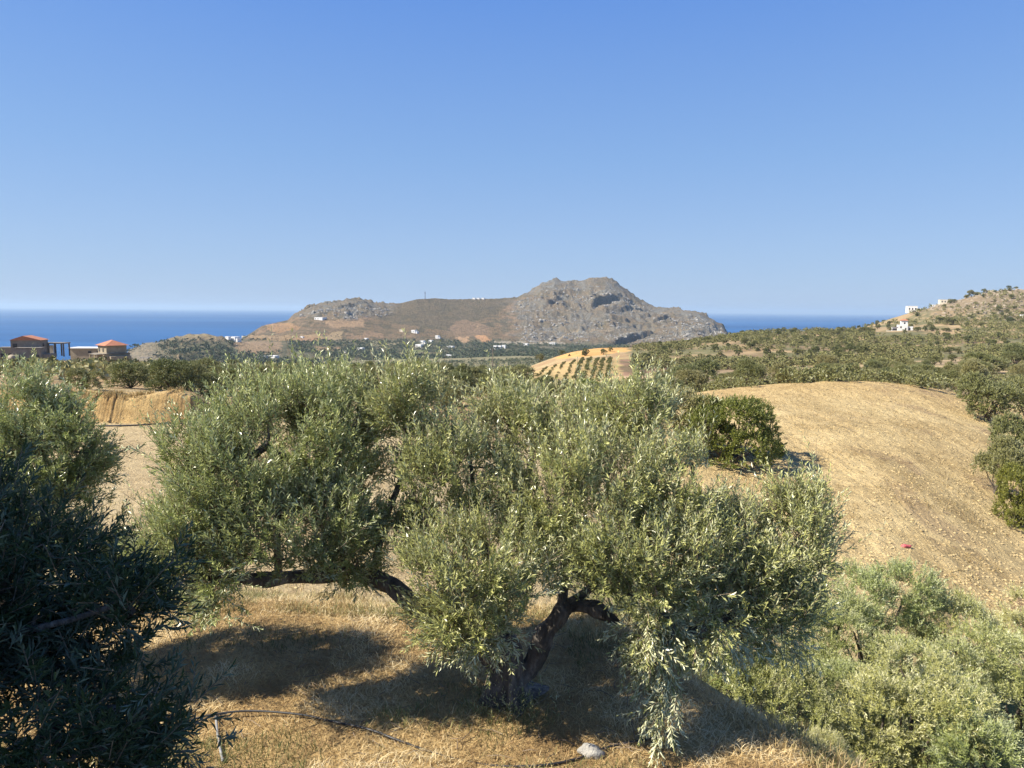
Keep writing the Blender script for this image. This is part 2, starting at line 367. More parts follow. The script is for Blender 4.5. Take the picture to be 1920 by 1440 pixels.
def H_far(x, y):
    px = px_of(x / y)
    tz_of = lambda q: ray(px, q)[1]
    yr = YR(px)
    foot = np.interp(px, _yx, _fy)
    t0 = np.clip((y - (yr - 650)) / 650, 0, 1); top = np.interp(px, SKY[:, 0], SKY[:, 1]) * t0 ** 2 + np.interp(px, _yx, _sk) * (1 - t0 ** 2)
    base = np.interp(px, [200, 400, 650, 900, 1250, 1420, 1700], [695, 683, 690, 684, 668, 700, 760])
    low = np.interp(px, LOW[:, 0], LOW[:, 1])
    yf = yr - 650
    # valley floor, from 1100 m to the foot
    v = tz_of(base) + (tz_of(foot) - tz_of(base)) * np.clip((y - 1000) / (yf - 1000), 0, 1)
    t = np.clip((y - yf) / (yr - yf), 0, 1); prof = t ** 1.15
    v = v + (tz_of(top) - tz_of(foot)) * prof
    z = CAMZ + v * y
    back = np.clip((y - yr) / 450, 0, 1)
    z = np.where(y > yr, z * (1 - back) ** 1.3 + (SEA - 12) * (1 - (1 - back) ** 1.3), z)
    z = np.where(y > yr, np.minimum(z, CAMZ + tz_of(top) * yr * 1.0 - (y - yr) * .12), z)
    # low left ridge in front
    yl = 1250.0
    lw = CAMZ + tz_of(low) * yl
    k = 1 - np.abs(y - yl) / np.where(y < yl, 260, 330); zl = SEA - 16 + (lw - SEA + 16) * np.clip(k, 0, 1) ** .8
    z = np.where(px < 620, np.maximum(z, zl), z)
    shore = ss(SKYL, SKYL + 30, px) if False else 1
    return z
def rocky(px, py):
    """share of bare rock on the headland, 0..1"""
    px = px + 34 * fbm(px / 26., py / 11., 4, 201); py = py + 7 * fbm(px / 22., py / 9., 3, 207)
    a = ss(940, 1010, px) * ss(655, 628, py) * ss(1372, 1350, px)
    a = np.maximum(a, ss(530, 560, px) * ss(760, 700, px) * ss(601, 592, py + 0.06 * np.abs(px - 620)))
    a = np.maximum(a, ss(255, 290, px) * ss(460, 400, px) * ss(1.0, 0.0, np.abs(py - 632) / 12) * .45)
    return a

def rim_y(x): return np.interp(x, [-30, -12, -5, 0, 1.5, 2.4, 3.7, 5, 7, 9, 14], [13.5, 12.4, 11.8, 11.6, 10.7, 9.3, 7.3, 5, 1, -6, -26])
def bank_y(x, px): return 50 + 1.5 * fbm(x * .08, x * 0 + 3, 2, 5) + 1.4 * ss(330, 430, px)
def H(x, y, detail=True):
    x = np.asarray(x, float); y = np.asarray(y, float)
    yy = np.maximum(y, 3.0)
    px = px_of(x / np.maximum(yy, 14.0)); 
    tz = bil(GT, gx, gy, px, np.log(np.maximum(yy, 17.0)))
    zt = CAMZ + tz * np.maximum(yy, 17.0)
    # earth bank behind the pale field
    hb = (1.75 + .5 * (vnoise(x * .33, 0 * x, 71) - .5)) * ss(440, 330, px) * ss(-900, -700, px) + .25 * np.exp(-((px - 240) / 120.) ** 2)
    yb = bank_y(x, px)
    zt = zt + hb * (ss(0, 1.15, y - yb) * (1 - .35 * ss(2, 10, y - yb) - .65 * ss(8, 34, y - yb)))
    near = .10 * fbm(x * .5, y * .5, 3, 2) - .02 * (y - 8)
    cosf = np.where(x > 1, .62, .95); s = (y - rim_y(x)) * cosf + .5 * fbm(x * .9, y * .9, 2, 8)
    w = ss(0.0, 7.5, s) * .9 + .1 * ss(0, 1.2, s)
    z = near * (1 - w) + zt * w
    if detail:
        uu = x / yy; pm = ss(27, 30, y) * ss(76, 71, y) * ss(.225, .27, uu) * ss(.765, .74, uu)   # ploughed relief: curved furrows and lumps
        fc = (x * .97 - y * .22 + 1.2 * np.sin(y * .07)) / .62
        z = z + pm * (.012 * np.sin(fc * 6.283 + 5 * vnoise(x * .25, y * .2, 31)) * ss(.35, .75, vnoise(x * .25, y * .08, 33)) + .095 * fbm(x * 1.3, y * 1.3, 3, 35, True) * vnoise(x * .2, y * .2, 36))
        z = z + w * (.07 * fbm(x * .35, y * .35, 3, 4) * ss(8, 20, y) + .5 * fbm(x * .03, y * .03, 3, 6) * ss(80, 160, y) + 2.0 * fbm(x * .012, y * .012, 4, 9) * ss(330, 480, y))
        rc = .30 + .38 * fbm(x * 1.9 + .5 * y * vnoise(x * .3, 0 * y, 9), y * .22, 3, 21, True) * (.35 + vnoise(x * .5, y * .3, 4)) + .55 * (vnoise(x * .45, y * .5, 14) - .5)  # ribs the digger left on the bank
        z = z + np.where((hb > .3) & (y > yb - .2) & (y < yb + 2.4), .42 * (rc - .30) * np.clip(hb, 0, 1), 0)
    return z
def H_hill(x, y):
    z = H_far(x, y)
    px, py = project(x, y, z)
    rk = rocky(px, py)
    amp = 2.0 + 12 * rk
    env = ss(950, 1200, y)
    r1 = fbm(x / 190., y / 150., 5, 31, True); r2 = fbm(x / 46. + y / 120., y / 60., 4, 37, True)
    dz = amp * (.50 * r1 + .62 * r2 - .15) + (.8 + 4.5 * rk) * fbm(x / 17., y / 22., 3, 39, True)
    # cliff steps on the rocky part
    q = z / 34. + .9 * fbm(x / 160., y / 160., 3, 44) + .25 * r2; fr = q - np.floor(q)
    stepz = 34 * (ss(.35, .62, fr) - fr) * .35
    dz = dz + rk * stepz
    near_top = np.clip((y - (YR(px_of(x / y)) - 160)) / 160, 0, 1) * (y < YR(px_of(x / y)) + 1)
    dz = dz * (1 - .75 * near_top)
    return z + env * dz
# ---- cliffs that face away from the sun, cut into the headland
CLIFFS = [(1134, 590, 26, 8, 2330), (1185, 634, 36, 8, 1960), (1035, 583, 22, 4, 2300), (1240, 598, 16, 5, 2250), (655, 585, 34, 3, 2080)]
def hill_cut(x, y, z):
    px, py = project(x, y, z)
    for (cx, cy, w, h, yc) in CLIFFS:
        # push the foot of each cliff back: pull z down just in front of an oblique line
        k = np.exp(-((px - cx) / w) ** 4)
        H_m = 2 * h * yc / F
        line = yc + (px - cx) * yc / F * 1.1
        s = y - line
        z = z - k * H_m * .55 * (ss(-H_m * 2.6, -2, s) * (1 - ss(-2, 9, s))) + k * H_m * .5 * (ss(-2, 9, s) * (1 - ss(9, 9 + H_m * 2.5, s)))
    return z

def grid_faces(nr, nc):
    i = np.arange((nr - 1) * nc).reshape(nr - 1, nc)[:, :-1].ravel()
    return np.stack([i, i + 1, i + nc + 1, i + nc], 1)
def inpoly(px, py, poly):
    r = np.zeros(px.shape, bool); n = len(poly)
    for i in range(n):
        x0, y0 = poly[i]; x1, y1 = poly[(i + 1) % n]
        if y0 == y1: continue
        c = ((y0 > py) != (y1 > py)) & (px < (x1 - x0) * (py - y0) / (y1 - y0) + x0)
        r ^= c
    return r

def ground_at(px, py, ymin=14., ymax=900., far=False):
    """where the ray through a point of the photograph first meets the land"""
    u, t = ray(px, py); u = float(u); t = float(t)
    ys = np.exp(np.linspace(math.log(ymin), math.log(ymax), 900)); xs = u * ys
    hz = (H_all_far(xs, ys) if far else H(xs, ys)); d = (CAMZ + t * ys) - hz
    k = np.where(d <= 0)[0]
    if len(k) == 0: k = [int(np.argmin(d))]
    Y = ys[k[0]]; return np.array([u * Y, Y, hz[k[0]]])
def H_all_far(x, y): return hill_cut(x, y, H_hill(x, y))

def ground_colour(x, y, z):
    px, py = project(x, y, z)
    wx = 9 * fbm(x * .06, y * .06, 3, 51) * ss(100, 300, y); wy = 2.5 * fbm(x * .05, y * .05, 3, 55) * ss(100, 300, y)
    px = px + wx; py = py + wy
    n = fbm(x * .09, y * .09, 4, 61) * .5 + .5; n2 = fbm(x * .5, y * .5, 4, 65) * .5 + .5; n3 = fbm(x * .02, y * .02, 4, 67) * .5 + .5
    def mixv(a, b, t): return a * (1 - t)[..., None] + np.array(b) * t[..., None]
    col = np.zeros(x.shape + (3,)) + np.array([.37, .25, .13])
    col = mixv(col, (.44, .34, .18), ss(.35, .65, n)); col = mixv(col, (.24, .17, .10), ss(.55, .75, n2) * .6)
    plo = np.full(x.shape, .3)
    s = (y - rim_y(x)) * np.where(x > 1, .62, .95)
    terr = (s < .6) & (y < 14)
    c = mixv(np.zeros(x.shape + (3,)) + np.array([.50, .36, .17]), (.38, .26, .12), ss(.4, .7, n2)); col = np.where(terr[..., None], c, col)
    slope = (s >= .6) & (y < 26); c = mixv(np.zeros(x.shape + (3,)) + np.array([.38, .30, .16]), (.15, .16, .06), ss(.40, .6, fbm(x * .6, y * .6, 3, 70) * .5 + .5)); col = np.where(slope[..., None], c, col)
    lf = (y >= 15) & (y < 51.5) & (px < 1230)
    c = mixv(np.zeros(x.shape + (3,)) + np.array([.50, .395, .225]), (.41, .31, .165), ss(.4, .8, n2)); c = mixv(c, (.22, .24, .09), ss(.55, .75, n) * ss(32, 22, y) * .8)
    col = np.where(lf[..., None], c, col)
    vg = (y > 600) & (px < 1200) ; col = np.where(vg[..., None], np.array([.20, .18, .10]) * (.8 + .5 * n)[..., None], col)
    bank = (y >= bank_y(x, px_of(x / np.maximum(y, 14))) - .25) & (y >= 47) & (y < 55) & (px < 440); col = np.where(bank[..., None], mixv(np.zeros(x.shape + (3,)) + np.array([.56, .40, .18]), (.42, .27, .11), ss(.4, .8, n2)), col)
    hill = (y >= 22) & (y < 80) & (px > 1215) & ((y < 77) | (px < 1800)) & (px < 1900 + 8 * (y - 30))
    c = mixv(np.zeros(x.shape + (3,)) + np.array([.56, .43, .215]), (.46, .345, .165), ss(.40, .80, n2)); c = c * (.84 + .32 * vnoise(x * 1.5 + y * .18, y * .07, 88))[..., None]; c = mixv(c, (.48, .33, .14), ss(60, 75, y) * .5)
    c = mixv(c, (.28, .19, .12), ss(.62, .78, fbm(x * .35, y * .22, 4, 77) * .5 + .5) * ss(1420, 1750, px) * .42)
    col = np.where(hill[..., None], c, col); plo = np.where(hill, 1.0, plo)
    rb = (y >= 80) & (y < 330) & (px > 1160); c = mixv(np.zeros(x.shape + (3,)) + np.array([.30, .22, .13]), (.46, .34, .19), ss(.4, .65, n3)); c = mixv(c, (.16, .15, .07), ss(.5, .7, n) * .8); col = np.where(rb[..., None], c, col)
    gv = inpoly(px, py, [(905, 668), (1165, 664), (1172, 722), (1000, 722), (950, 700)]) & (y > 150) & (y < 400); col = np.where(gv[..., None], mixv(np.zeros(x.shape + (3,)) + np.array([.50, .36, .165]), (.40, .31, .13), ss(.45, .7, n)), col)
    of = inpoly(px, py, [(996, 664), (1030, 652), (1100, 646), (1182, 648), (1182, 657), (1120, 668), (1050, 672)]) & (y > 380) & (y < 560); col = np.where(of[..., None], mixv(np.zeros(x.shape + (3,)) + np.array([.62, .36, .13]), (.54, .31, .11), ss(.4, .7, n)), col)
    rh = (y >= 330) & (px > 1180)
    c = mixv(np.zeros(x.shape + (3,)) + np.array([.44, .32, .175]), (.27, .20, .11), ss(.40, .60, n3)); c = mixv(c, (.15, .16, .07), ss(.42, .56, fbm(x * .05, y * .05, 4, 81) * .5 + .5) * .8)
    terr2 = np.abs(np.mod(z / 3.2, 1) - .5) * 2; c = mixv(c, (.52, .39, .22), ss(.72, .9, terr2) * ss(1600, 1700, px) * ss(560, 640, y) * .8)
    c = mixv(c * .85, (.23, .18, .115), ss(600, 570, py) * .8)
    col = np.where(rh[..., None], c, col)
    red = inpoly(px, py, [(1160, 672), (1330, 676), (1320, 702), (1165, 706)]) & (y > 160) & (y < 420); col = np.where(red[..., None], mixv(np.zeros(x.shape + (3,)) + np.array([.31, .19, .12]), (.17, .13, .07), ss(.4, .6, n)), col)
    return np.concatenate([col, np.ones(x.shape + (1,))], -1), plo

# ---- ground: a fine near grid and a fan to 1100 m, one mesh
gxn = np.arange(-16, 16.01, .16); gyn = np.arange(-14, 13.31, .16)
X1, Y1 = np.meshgrid(gxn, gyn); Z1 = H(X1, Y1); Z1 = Z1 - ss(13.0, 13.3, Y1) * .08
us = np.arange(-1.15, 1.1501, .0055); yl = np.exp(np.arange(math.log(13.0), math.log(1105), .0108))
yl = np.unique(np.concatenate([yl, np.arange(48.5, 55, .3)]))
U2, Y2 = np.meshgrid(us, yl); X2 = U2 * Y2; Z2 = H(X2, Y2)
ja, jb = int(np.searchsorted(us, -.80)), int(np.searchsorted(us, -.36)); ia, ib = int(np.searchsorted(yl, 48.6)), int(np.searchsorted(yl, 54.5))
F2 = grid_faces(*X2.shape); ri = F2[:, 0] // len(us); ci = F2[:, 0] % len(us); F2 = F2[~((ri >= ia) & (ri < ib) & (ci >= ja) & (ci < jb))]
jc, jd = int(np.searchsorted(us, .22)), int(np.searchsorted(us, .77)); ic, id_ = int(np.searchsorted(yl, 26.5)), int(np.searchsorted(yl, 77))
rm = (F2[:, 0] // len(us) >= ic) & (F2[:, 0] // len(us) < id_) & (F2[:, 0] % len(us) >= jc) & (F2[:, 0] % len(us) < jd); F2 = F2[~rm]
U5, Y5 = np.meshgrid(np.linspace(us[jc], us[jd], (jd - jc) * 2 + 1), np.exp(np.linspace(math.log(yl[ic]), math.log(yl[id_]), 330))); X5 = U5 * Y5; Z5 = H(X5, Y5)   # the ploughed slope, finer
U4, Y4 = np.meshgrid(np.linspace(us[ja], us[jb], (jb - ja) * 5 + 1), np.linspace(yl[ia], yl[ib], 70)); X4 = U4 * Y4; Z4 = H(X4, Y4)   # the dug bank, finer
V = np.concatenate([np.stack([X1, Y1, Z1], -1).reshape(-1, 3), np.stack([X2, Y2, Z2], -1).reshape(-1, 3), np.stack([X4, Y4, Z4], -1).reshape(-1, 3), np.stack([X5, Y5, Z5], -1).reshape(-1, 3)])
FC = np.concatenate([grid_faces(*X1.shape), F2 + X1.size, grid_faces(*X4.shape) + X1.size + X2.size, grid_faces(*X5.shape) + X1.size + X2.size + X4.size])
col, plo = ground_colour(V[:, 0], V[:, 1], V[:, 2])
g = mesh_obj('ground', V, FC, M['ground'], smooth=True, attrs={'col': ('FLOAT_COLOR', 'POINT', col), 'plough': ('FLOAT', 'POINT', plo)})
tag(g, kind='structure')

# ---- hills: valley and headland beyond 1000 m
us = np.arange(-.72, .42, .0015); yf_ = np.concatenate([np.arange(1000, 1900, 16.), np.arange(1900, 2620, 7.0), np.arange(2620, 3150, 40.)])
U3, Y3 = np.meshgrid(us, yf_); X3 = U3 * Y3; Z3 = H_all_far(X3, Y3)
def hill_colour(x, y, z):
    px, py = project(x, y, z)
    n = fbm(x / 70., y / 70., 4, 91) * .5 + .5; n2 = fbm(x / 22., y / 22., 4, 95) * .5 + .5
    px = px + 16 * (n - .5) * 2 + 8 * (n2 - .5); py = py + 3.0 * (n2 - .5) * 2 + 2.5 * (n - .5)
    def mixv(a, b, t): return a * (1 - t)[..., None] + np.array(b) * t[..., None]
    c = np.zeros(x.shape + (3,)) + np.array([.26, .185, .105])                        # brown scrub
    c = mixv(c, (.36, .24, .14), ss(.55, .7, n)); c = mixv(c, (.13, .12, .07), ss(.5, .62, n2) * .7)
    brown = inpoly(px, py, [(745, 572), (780, 550), (980, 550), (950, 578), (900, 600), (855, 622), (740, 606), (700, 595)])
    c = np.where(brown[..., None], mixv(np.zeros(x.shape + (3,)) + np.array([.20, .155, .092]), (.165, .135, .080), ss(.4, .6, n2)), c)
    green = ss(634, 641, py) * ss(980, 940, px) + ss(640, 646, py) * ss(940, 980, px)
    green = np.maximum(green, ss(360, 300, px - 2.0 * (py - 640)) * ss(634, 640, py))
    c = mixv(c, (.185, .175, .105), np.clip(green, 0, 1) * .9); c = mixv(c, (.30, .25, .15), np.clip(green, 0, 1) * ss(.64, .72, n) * .7)
    for poly, q in (([(500, 609), (548, 606), (562, 617), (515, 623)], (.46, .28, .14)), ([(465, 630), (600, 628), (640, 636), (560, 641), (470, 637)], (.44, .30, .16)),
                    ([(600, 600), (680, 596), (690, 612), (610, 614)], (.42, .28, .16)), ([(545, 634), (600, 631), (600, 640), (550, 642)], (.46, .28, .15)), ([(625, 622), (645, 622), (645, 636), (615, 636)], (.44, .32, .18)),
                    ([(838, 618), (850, 604), (880, 600), (912, 612), (915, 628), (860, 632)], (.31, .215, .13)), ([(852, 632), (870, 631), (885, 641), (862, 642)], (.56, .36, .20)), ([(886, 629), (905, 628), (924, 640), (902, 643)], (.60, .34, .17)),
                    ([(585, 650), (640, 652), (640, 657), (590, 656)], (.42, .27, .15)), ([(760, 656), (792, 656), (790, 662), (765, 663)], (.26, .28, .10)), ([(695, 640), (755, 640), (755, 647), (700, 648)], (.40, .34, .20)),
                    ([(440, 640), (520, 640), (530, 655), (470, 664), (440, 662)], (.40, .28, .17)), ([(925, 640), (1050, 641), (1050, 645), (925, 645)], (.52, .44, .32))):
        k = inpoly(px, py, poly); c = np.where(k[..., None], np.array(q) * (.85 + .3 * n2)[..., None], c)
    tr = inpoly(px, py, [(1032, 640), (1070, 622), (1100, 617), (1150, 618), (1150, 620), (1100, 620), (1072, 625), (1040, 642)]); c = np.where(tr[..., None], np.array([.42, .33, .22]), c)
    c = mixv(c, (.40, .33, .235), ss(330, 270, px) * .7); c = mixv(c, (.42, .31, .19), ss(.80, .95, np.abs(np.mod(z / 5.5 + .3 * n, 1) - .5) * 2) * ss(640, 560, px) * .6)
    rk = rocky(px, py) * (.45 + .55 * ss(.36, .52, n)) * np.where(tr, 0, 1)
    low = ss(255, 290, px) * ss(430, 400, px) * ss(660, 650, py); c = mixv(c, (.46, .36, .20), low * ss(.45, .6, n) * ss(640, 632, py))
    return np.concatenate([c, np.ones(x.shape + (1,))], -1), rk
V = np.stack([X3, Y3, Z3], -1).reshape(-1, 3); col, rk = hill_colour(V[:, 0], V[:, 1], V[:, 2])
keep = Z3.reshape(-1) > SEA - 30
g = mesh_obj('hills', V, grid_faces(*X3.shape), M['hill'], smooth=True, attrs={'col': ('FLOAT_COLOR', 'POINT', col), 'rock': ('FLOAT', 'POINT', rk)})
tag(g, kind='structure')

# ---- sea
MBs = MB(); xs = [-70000, -8000, 8000, 70000]
sv = [(-60000, 300, SEA), (60000, 300, SEA), (60000, 60000, SEA), (-60000, 60000, SEA)]
s_ = mesh_obj('sea', sv, [(0, 1, 2, 3)], M['sea']); tag(s_, kind='structure')

# ---- haze
hz = MB(); hz.box(-59000, 59000, -200, 59500, SEA - 16, 150)
hm = bpy.data.materials.new('air_haze'); hm.use_nodes = True; hn = hm.node_tree
for q in list(hn.nodes): hn.nodes.remove(q)
ho = hn.nodes.new('ShaderNodeOutputMaterial'); hv = hn.nodes.new('ShaderNodeVolumePrincipled')
hv.inputs['Density'].default_value = 0.000055; hv.inputs['Color'].default_value = (.58, .77, .98, 1); hv.inputs['Anisotropy'].default_value = 0.1
hn.links.new(hv.outputs[0], ho.inputs['Volume'])
tag(hz.build('haze', hm), kind='stuff')

# ------------------------------------------------------------------ foliage
def unit(a): return a / np.maximum(np.linalg.norm(a, axis=-1, keepdims=True), 1e-9)
def leaves_on_shoots(p, d, L, nl, ll, lw, rg, curl=.25, spread=(35, 62)):
    """p,d (n,3) shoots; returns verts (n*nl*4,3), tris, tint per tri"""
    n = len(p); L = np.broadcast_to(L, (n,)); t = (np.arange(nl) + .6) / nl; t = np.tile(t, (n, 1)) + rg.normal(0, .02, (n, nl))
    up = np.array([0, 0, 1.0]); bend = rg.normal(0, .35, (n, 3)) + up * curl
    pt = p[:, None] + d[:, None] * (L[:, None] * t)[..., None] + bend[:, None] * (L[:, None] * t ** 2 * .35)[..., None]
    dd = unit(d[:, None] + bend[:, None] * (t * .7)[..., None])
    a = unit(np.cross(dd, rg.normal(0, 1, (n, 1, 3)) + 0 * dd)); b = np.cross(dd, a)
    ph = (np.arange(nl) % 2) * math.pi + (np.arange(nl) // 2) * (math.pi / 2); ph = ph + rg.uniform(0, 6.28, (n, 1)) + rg.normal(0, .35, (n, nl))
    side = a * np.cos(ph)[..., None] + b * np.sin(ph)[..., None]
    al = np.radians(rg.uniform(spread[0], spread[1], (n, nl)) * (1 - .45 * t)); ld = dd * np.cos(al)[..., None] + side * np.sin(al)[..., None]
    ld = unit(ld + rg.normal(0, .12, ld.shape) + up * -.08)
    nn = unit(dd - (dd * ld).sum(-1, keepdims=True) * ld + rg.normal(0, .28, ld.shape)); w = unit(np.cross(ld, nn)); nn = np.cross(w, ld)
    sz = rg.uniform(.72, 1.2, (n, nl, 1)) * (1 - .35 * t[..., None] ** 3); l_ = ll * sz; w_ = lw * sz
    mid = pt + ld * l_ * .52 + nn * l_ * rg.normal(.02, .05, sz.shape)
    v = np.stack([pt, mid + w * w_ * .5 + nn * w_ * .12, pt + ld * l_ - nn * l_ * .05, mid - w * w_ * .5 + nn * w_ * .12], 2).reshape(-1, 3)
    k = np.arange(n * nl) * 4
    f = np.stack([np.stack([k, k + 1, k + 2], 1), np.stack([k, k + 2, k + 3], 1)], 1).reshape(-1, 3)
    tint = np.clip(rg.uniform(0, .8, (n, nl)) * .6 + .45 * t ** 2 * rg.uniform(.3, 1.4, (n, 1)), 0, 1)
    return v, f, np.repeat(tint.ravel(), 2)

def grow(skel, tips, r_tip=.004, k_r=.0034, wob=.08, rg=rng, up=.12, step=.16):
    """skel: list of polylines [(x,y,z),...], first is the trunk; tips (n,3). returns nodes, parent index, radius"""
    nodes = []; par = []
    for li, line in enumerate(skel):
        line = np.array(line, float)
        if li == 0: prev = -1; start = 0
        else:
            dd = np.linalg.norm(np.array(nodes) - line[0], axis=1); prev = int(np.argmin(dd)); start = 0 if dd[prev] > .02 else 1
        pts = []
        for i in range(len(line) - 1):
            m = max(1, int(np.linalg.norm(line[i + 1] - line[i]) / step)); pts += [line[i] + (line[i + 1] - line[i]) * j / m for j in range(m)]
        pts.append(line[-1]); pts = np.array(pts)
        if len(pts) > 3: pts[1:-1] = (pts[:-2] + pts[1:-1] * 2 + pts[2:]) / 4
        for q in pts[start:]:
            nodes.append(q); par.append(prev); prev = len(nodes) - 1
    nodes = list(nodes); arr = np.zeros((len(nodes) + len(tips) * 14, 3)); arr[:len(nodes)] = nodes; cnt = len(nodes); n_skel = cnt
    first = np.array([np.min(np.linalg.norm(arr[:cnt] - t, axis=1)) for t in tips]); order = np.argsort(first)
    lo = 8
    tipnode = np.zeros(len(tips), int)
    for ti in order:
        t = tips[ti]; dv = arr[lo:cnt] - t; d = np.linalg.norm(dv, axis=1) + .35 * np.maximum(0, dv[:, 2])
        j = int(np.argmin(d)) + lo; a = arr[j]; L = np.linalg.norm(t - a); m = int(min(12, max(1, round(L / step))))
        prev = j; off = rg.normal(0, wob, 3) * L + np.array([0, 0, up * -L])
        for q in range(1, m + 1):
            s = q / m; arr[cnt] = a + (t - a) * s + off * (s * (1 - s) * 4) * .5; par.append(prev); prev = cnt; cnt += 1
        tipnode[ti] = cnt - 1
    arr = arr[:cnt]; par = np.array(par); w = np.zeros(cnt); w[tipnode] += 1
    for i in range(cnt - 1, 0, -1):
        if par[i] >= 0: w[par[i]] += w[i]
    rad = np.maximum(r_tip, k_r * np.maximum(w, .5) ** .58)
    return arr, par, rad, n_skel, tipnode

def tube_edges(arr, par, rad, idx, k=5):
    """separate tapered tubes for each edge (child idx -> parent)"""
    a = arr[par[idx]]; b = arr[idx]; ra = np.minimum(rad[par[idx]], rad[idx] * 1.5); rb = rad[idx]
    d = unit(b - a); ref = np.where(np.abs(d[:, 2:3]) < .9, np.array([[0, 0, 1.]]), np.array([[1., 0, 0]])); u = unit(np.cross(d, ref)); v = np.cross(d, u)
    w = np.arange(k) * 2 * math.pi / k; ring = u[:, None] * np.cos(w)[None, :, None] + v[:, None] * np.sin(w)[None, :, None]
    a = a - d * ra[:, None] * .3
    V = np.concatenate([a[:, None] + ring * ra[:, None, None], b[:, None] + ring * rb[:, None, None]], 1).reshape(-1, 3)
    base = (np.arange(len(idx)) * 2 * k)[:, None]; j = np.arange(k)[None]; j2 = (j + 1) % k
    Fq = np.stack([base + j, base + j2, base + j2 + k, base + j + k], -1).reshape(-1, 4)
    return V, Fq

def sample_lobes(lobes, density, rg, shell=.62, mind=.0):
    """lobes: (cx,cy,cz, rx,ry,rz[,bias]); points kept mostly near the outer skin of the union"""
    out = []; own = []
    for li, lb in enumerate(lobes):
        c = np.array(lb[:3]); r = np.array(lb[3:6]); m = int(density * (r[0] * r[1] + r[0] * r[2] + r[1] * r[2]) * 1.4) + 3
        d = unit(rg.normal(0, 1, (m, 3))); q = c + d * r * (rg.uniform(shell ** 3, 1, (m, 1)) ** (1 / 3))
        keep = np.ones(m, bool)
        for lj, l2 in enumerate(lobes):
            if lj != li: keep &= (((q - np.array(l2[:3])) / np.array(l2[3:6])) ** 2).sum(1) > .42
        out.append(q[keep]); own.append(np.full(keep.sum(), li))
    return np.concatenate(out), np.concatenate(own)

def gnarly(nodes_line, radii, seed, k=22, amp=.22):
    """a thick twisted trunk or limb swept along a line, with ridges and hollows"""
    pts = []; rs = []
    nl = np.array(nodes_line, float)
    for i in range(len(nl) - 1):
        m = max(3, int(np.linalg.norm(nl[i + 1] - nl[i]) / .05))
        for j in range(m): pts.append(nl[i] + (nl[i + 1] - nl[i]) * j / m); rs.append(radii[i] + (radii[i + 1] - radii[i]) * j / m)
    pts.append(nl[-1]); rs.append(radii[-1]); pts = np.array(pts); rs = np.array(rs)
    for _ in range(6): pts[1:-1] = (pts[:-2] + 2 * pts[1:-1] + pts[2:]) / 4
    V = []; Fq = []
    a = None
    for i, p in enumerate(pts):
        t = unit(pts[min(i + 1, len(pts) - 1)] - pts[max(i - 1, 0)])
        if a is None: a = unit(np.cross(t, [0.3, 1, .1]))
        a = unit(a - t * np.dot(a, t)); b = np.cross(t, a)
        for j in range(k):
            w = 2 * math.pi * j / k; dirv = a * math.cos(w) + b * math.sin(w); q = p + dirv * rs[i]
            nz = mnoise.fractal(Vector(q * 3.0 + np.array([seed, 0, 0])), 1.0, 2.0, 4) * .9
            ridge = math.sin(w * 5 + i * .09 + seed) * .35 + math.sin(w * 9 - i * .05 + seed * 2) * .2
            V.append(p + dirv * rs[i] * (1 + amp * (nz + ridge * .7)))
    for i in range(len(pts) - 1):
        for j in range(k): Fq.append((i * k + j, i * k + (j + 1) % k, (i + 1) * k + (j + 1) % k, (i + 1) * k + j))
    V.append(pts[-1] + unit(pts[-1] - pts[-2]) * rs[-1] * .3); n = len(V) - 1
    for j in range(k): Fq.append(((len(pts) - 1) * k + j, (len(pts) - 1) * k + (j + 1) % k, n))
    return V, Fq

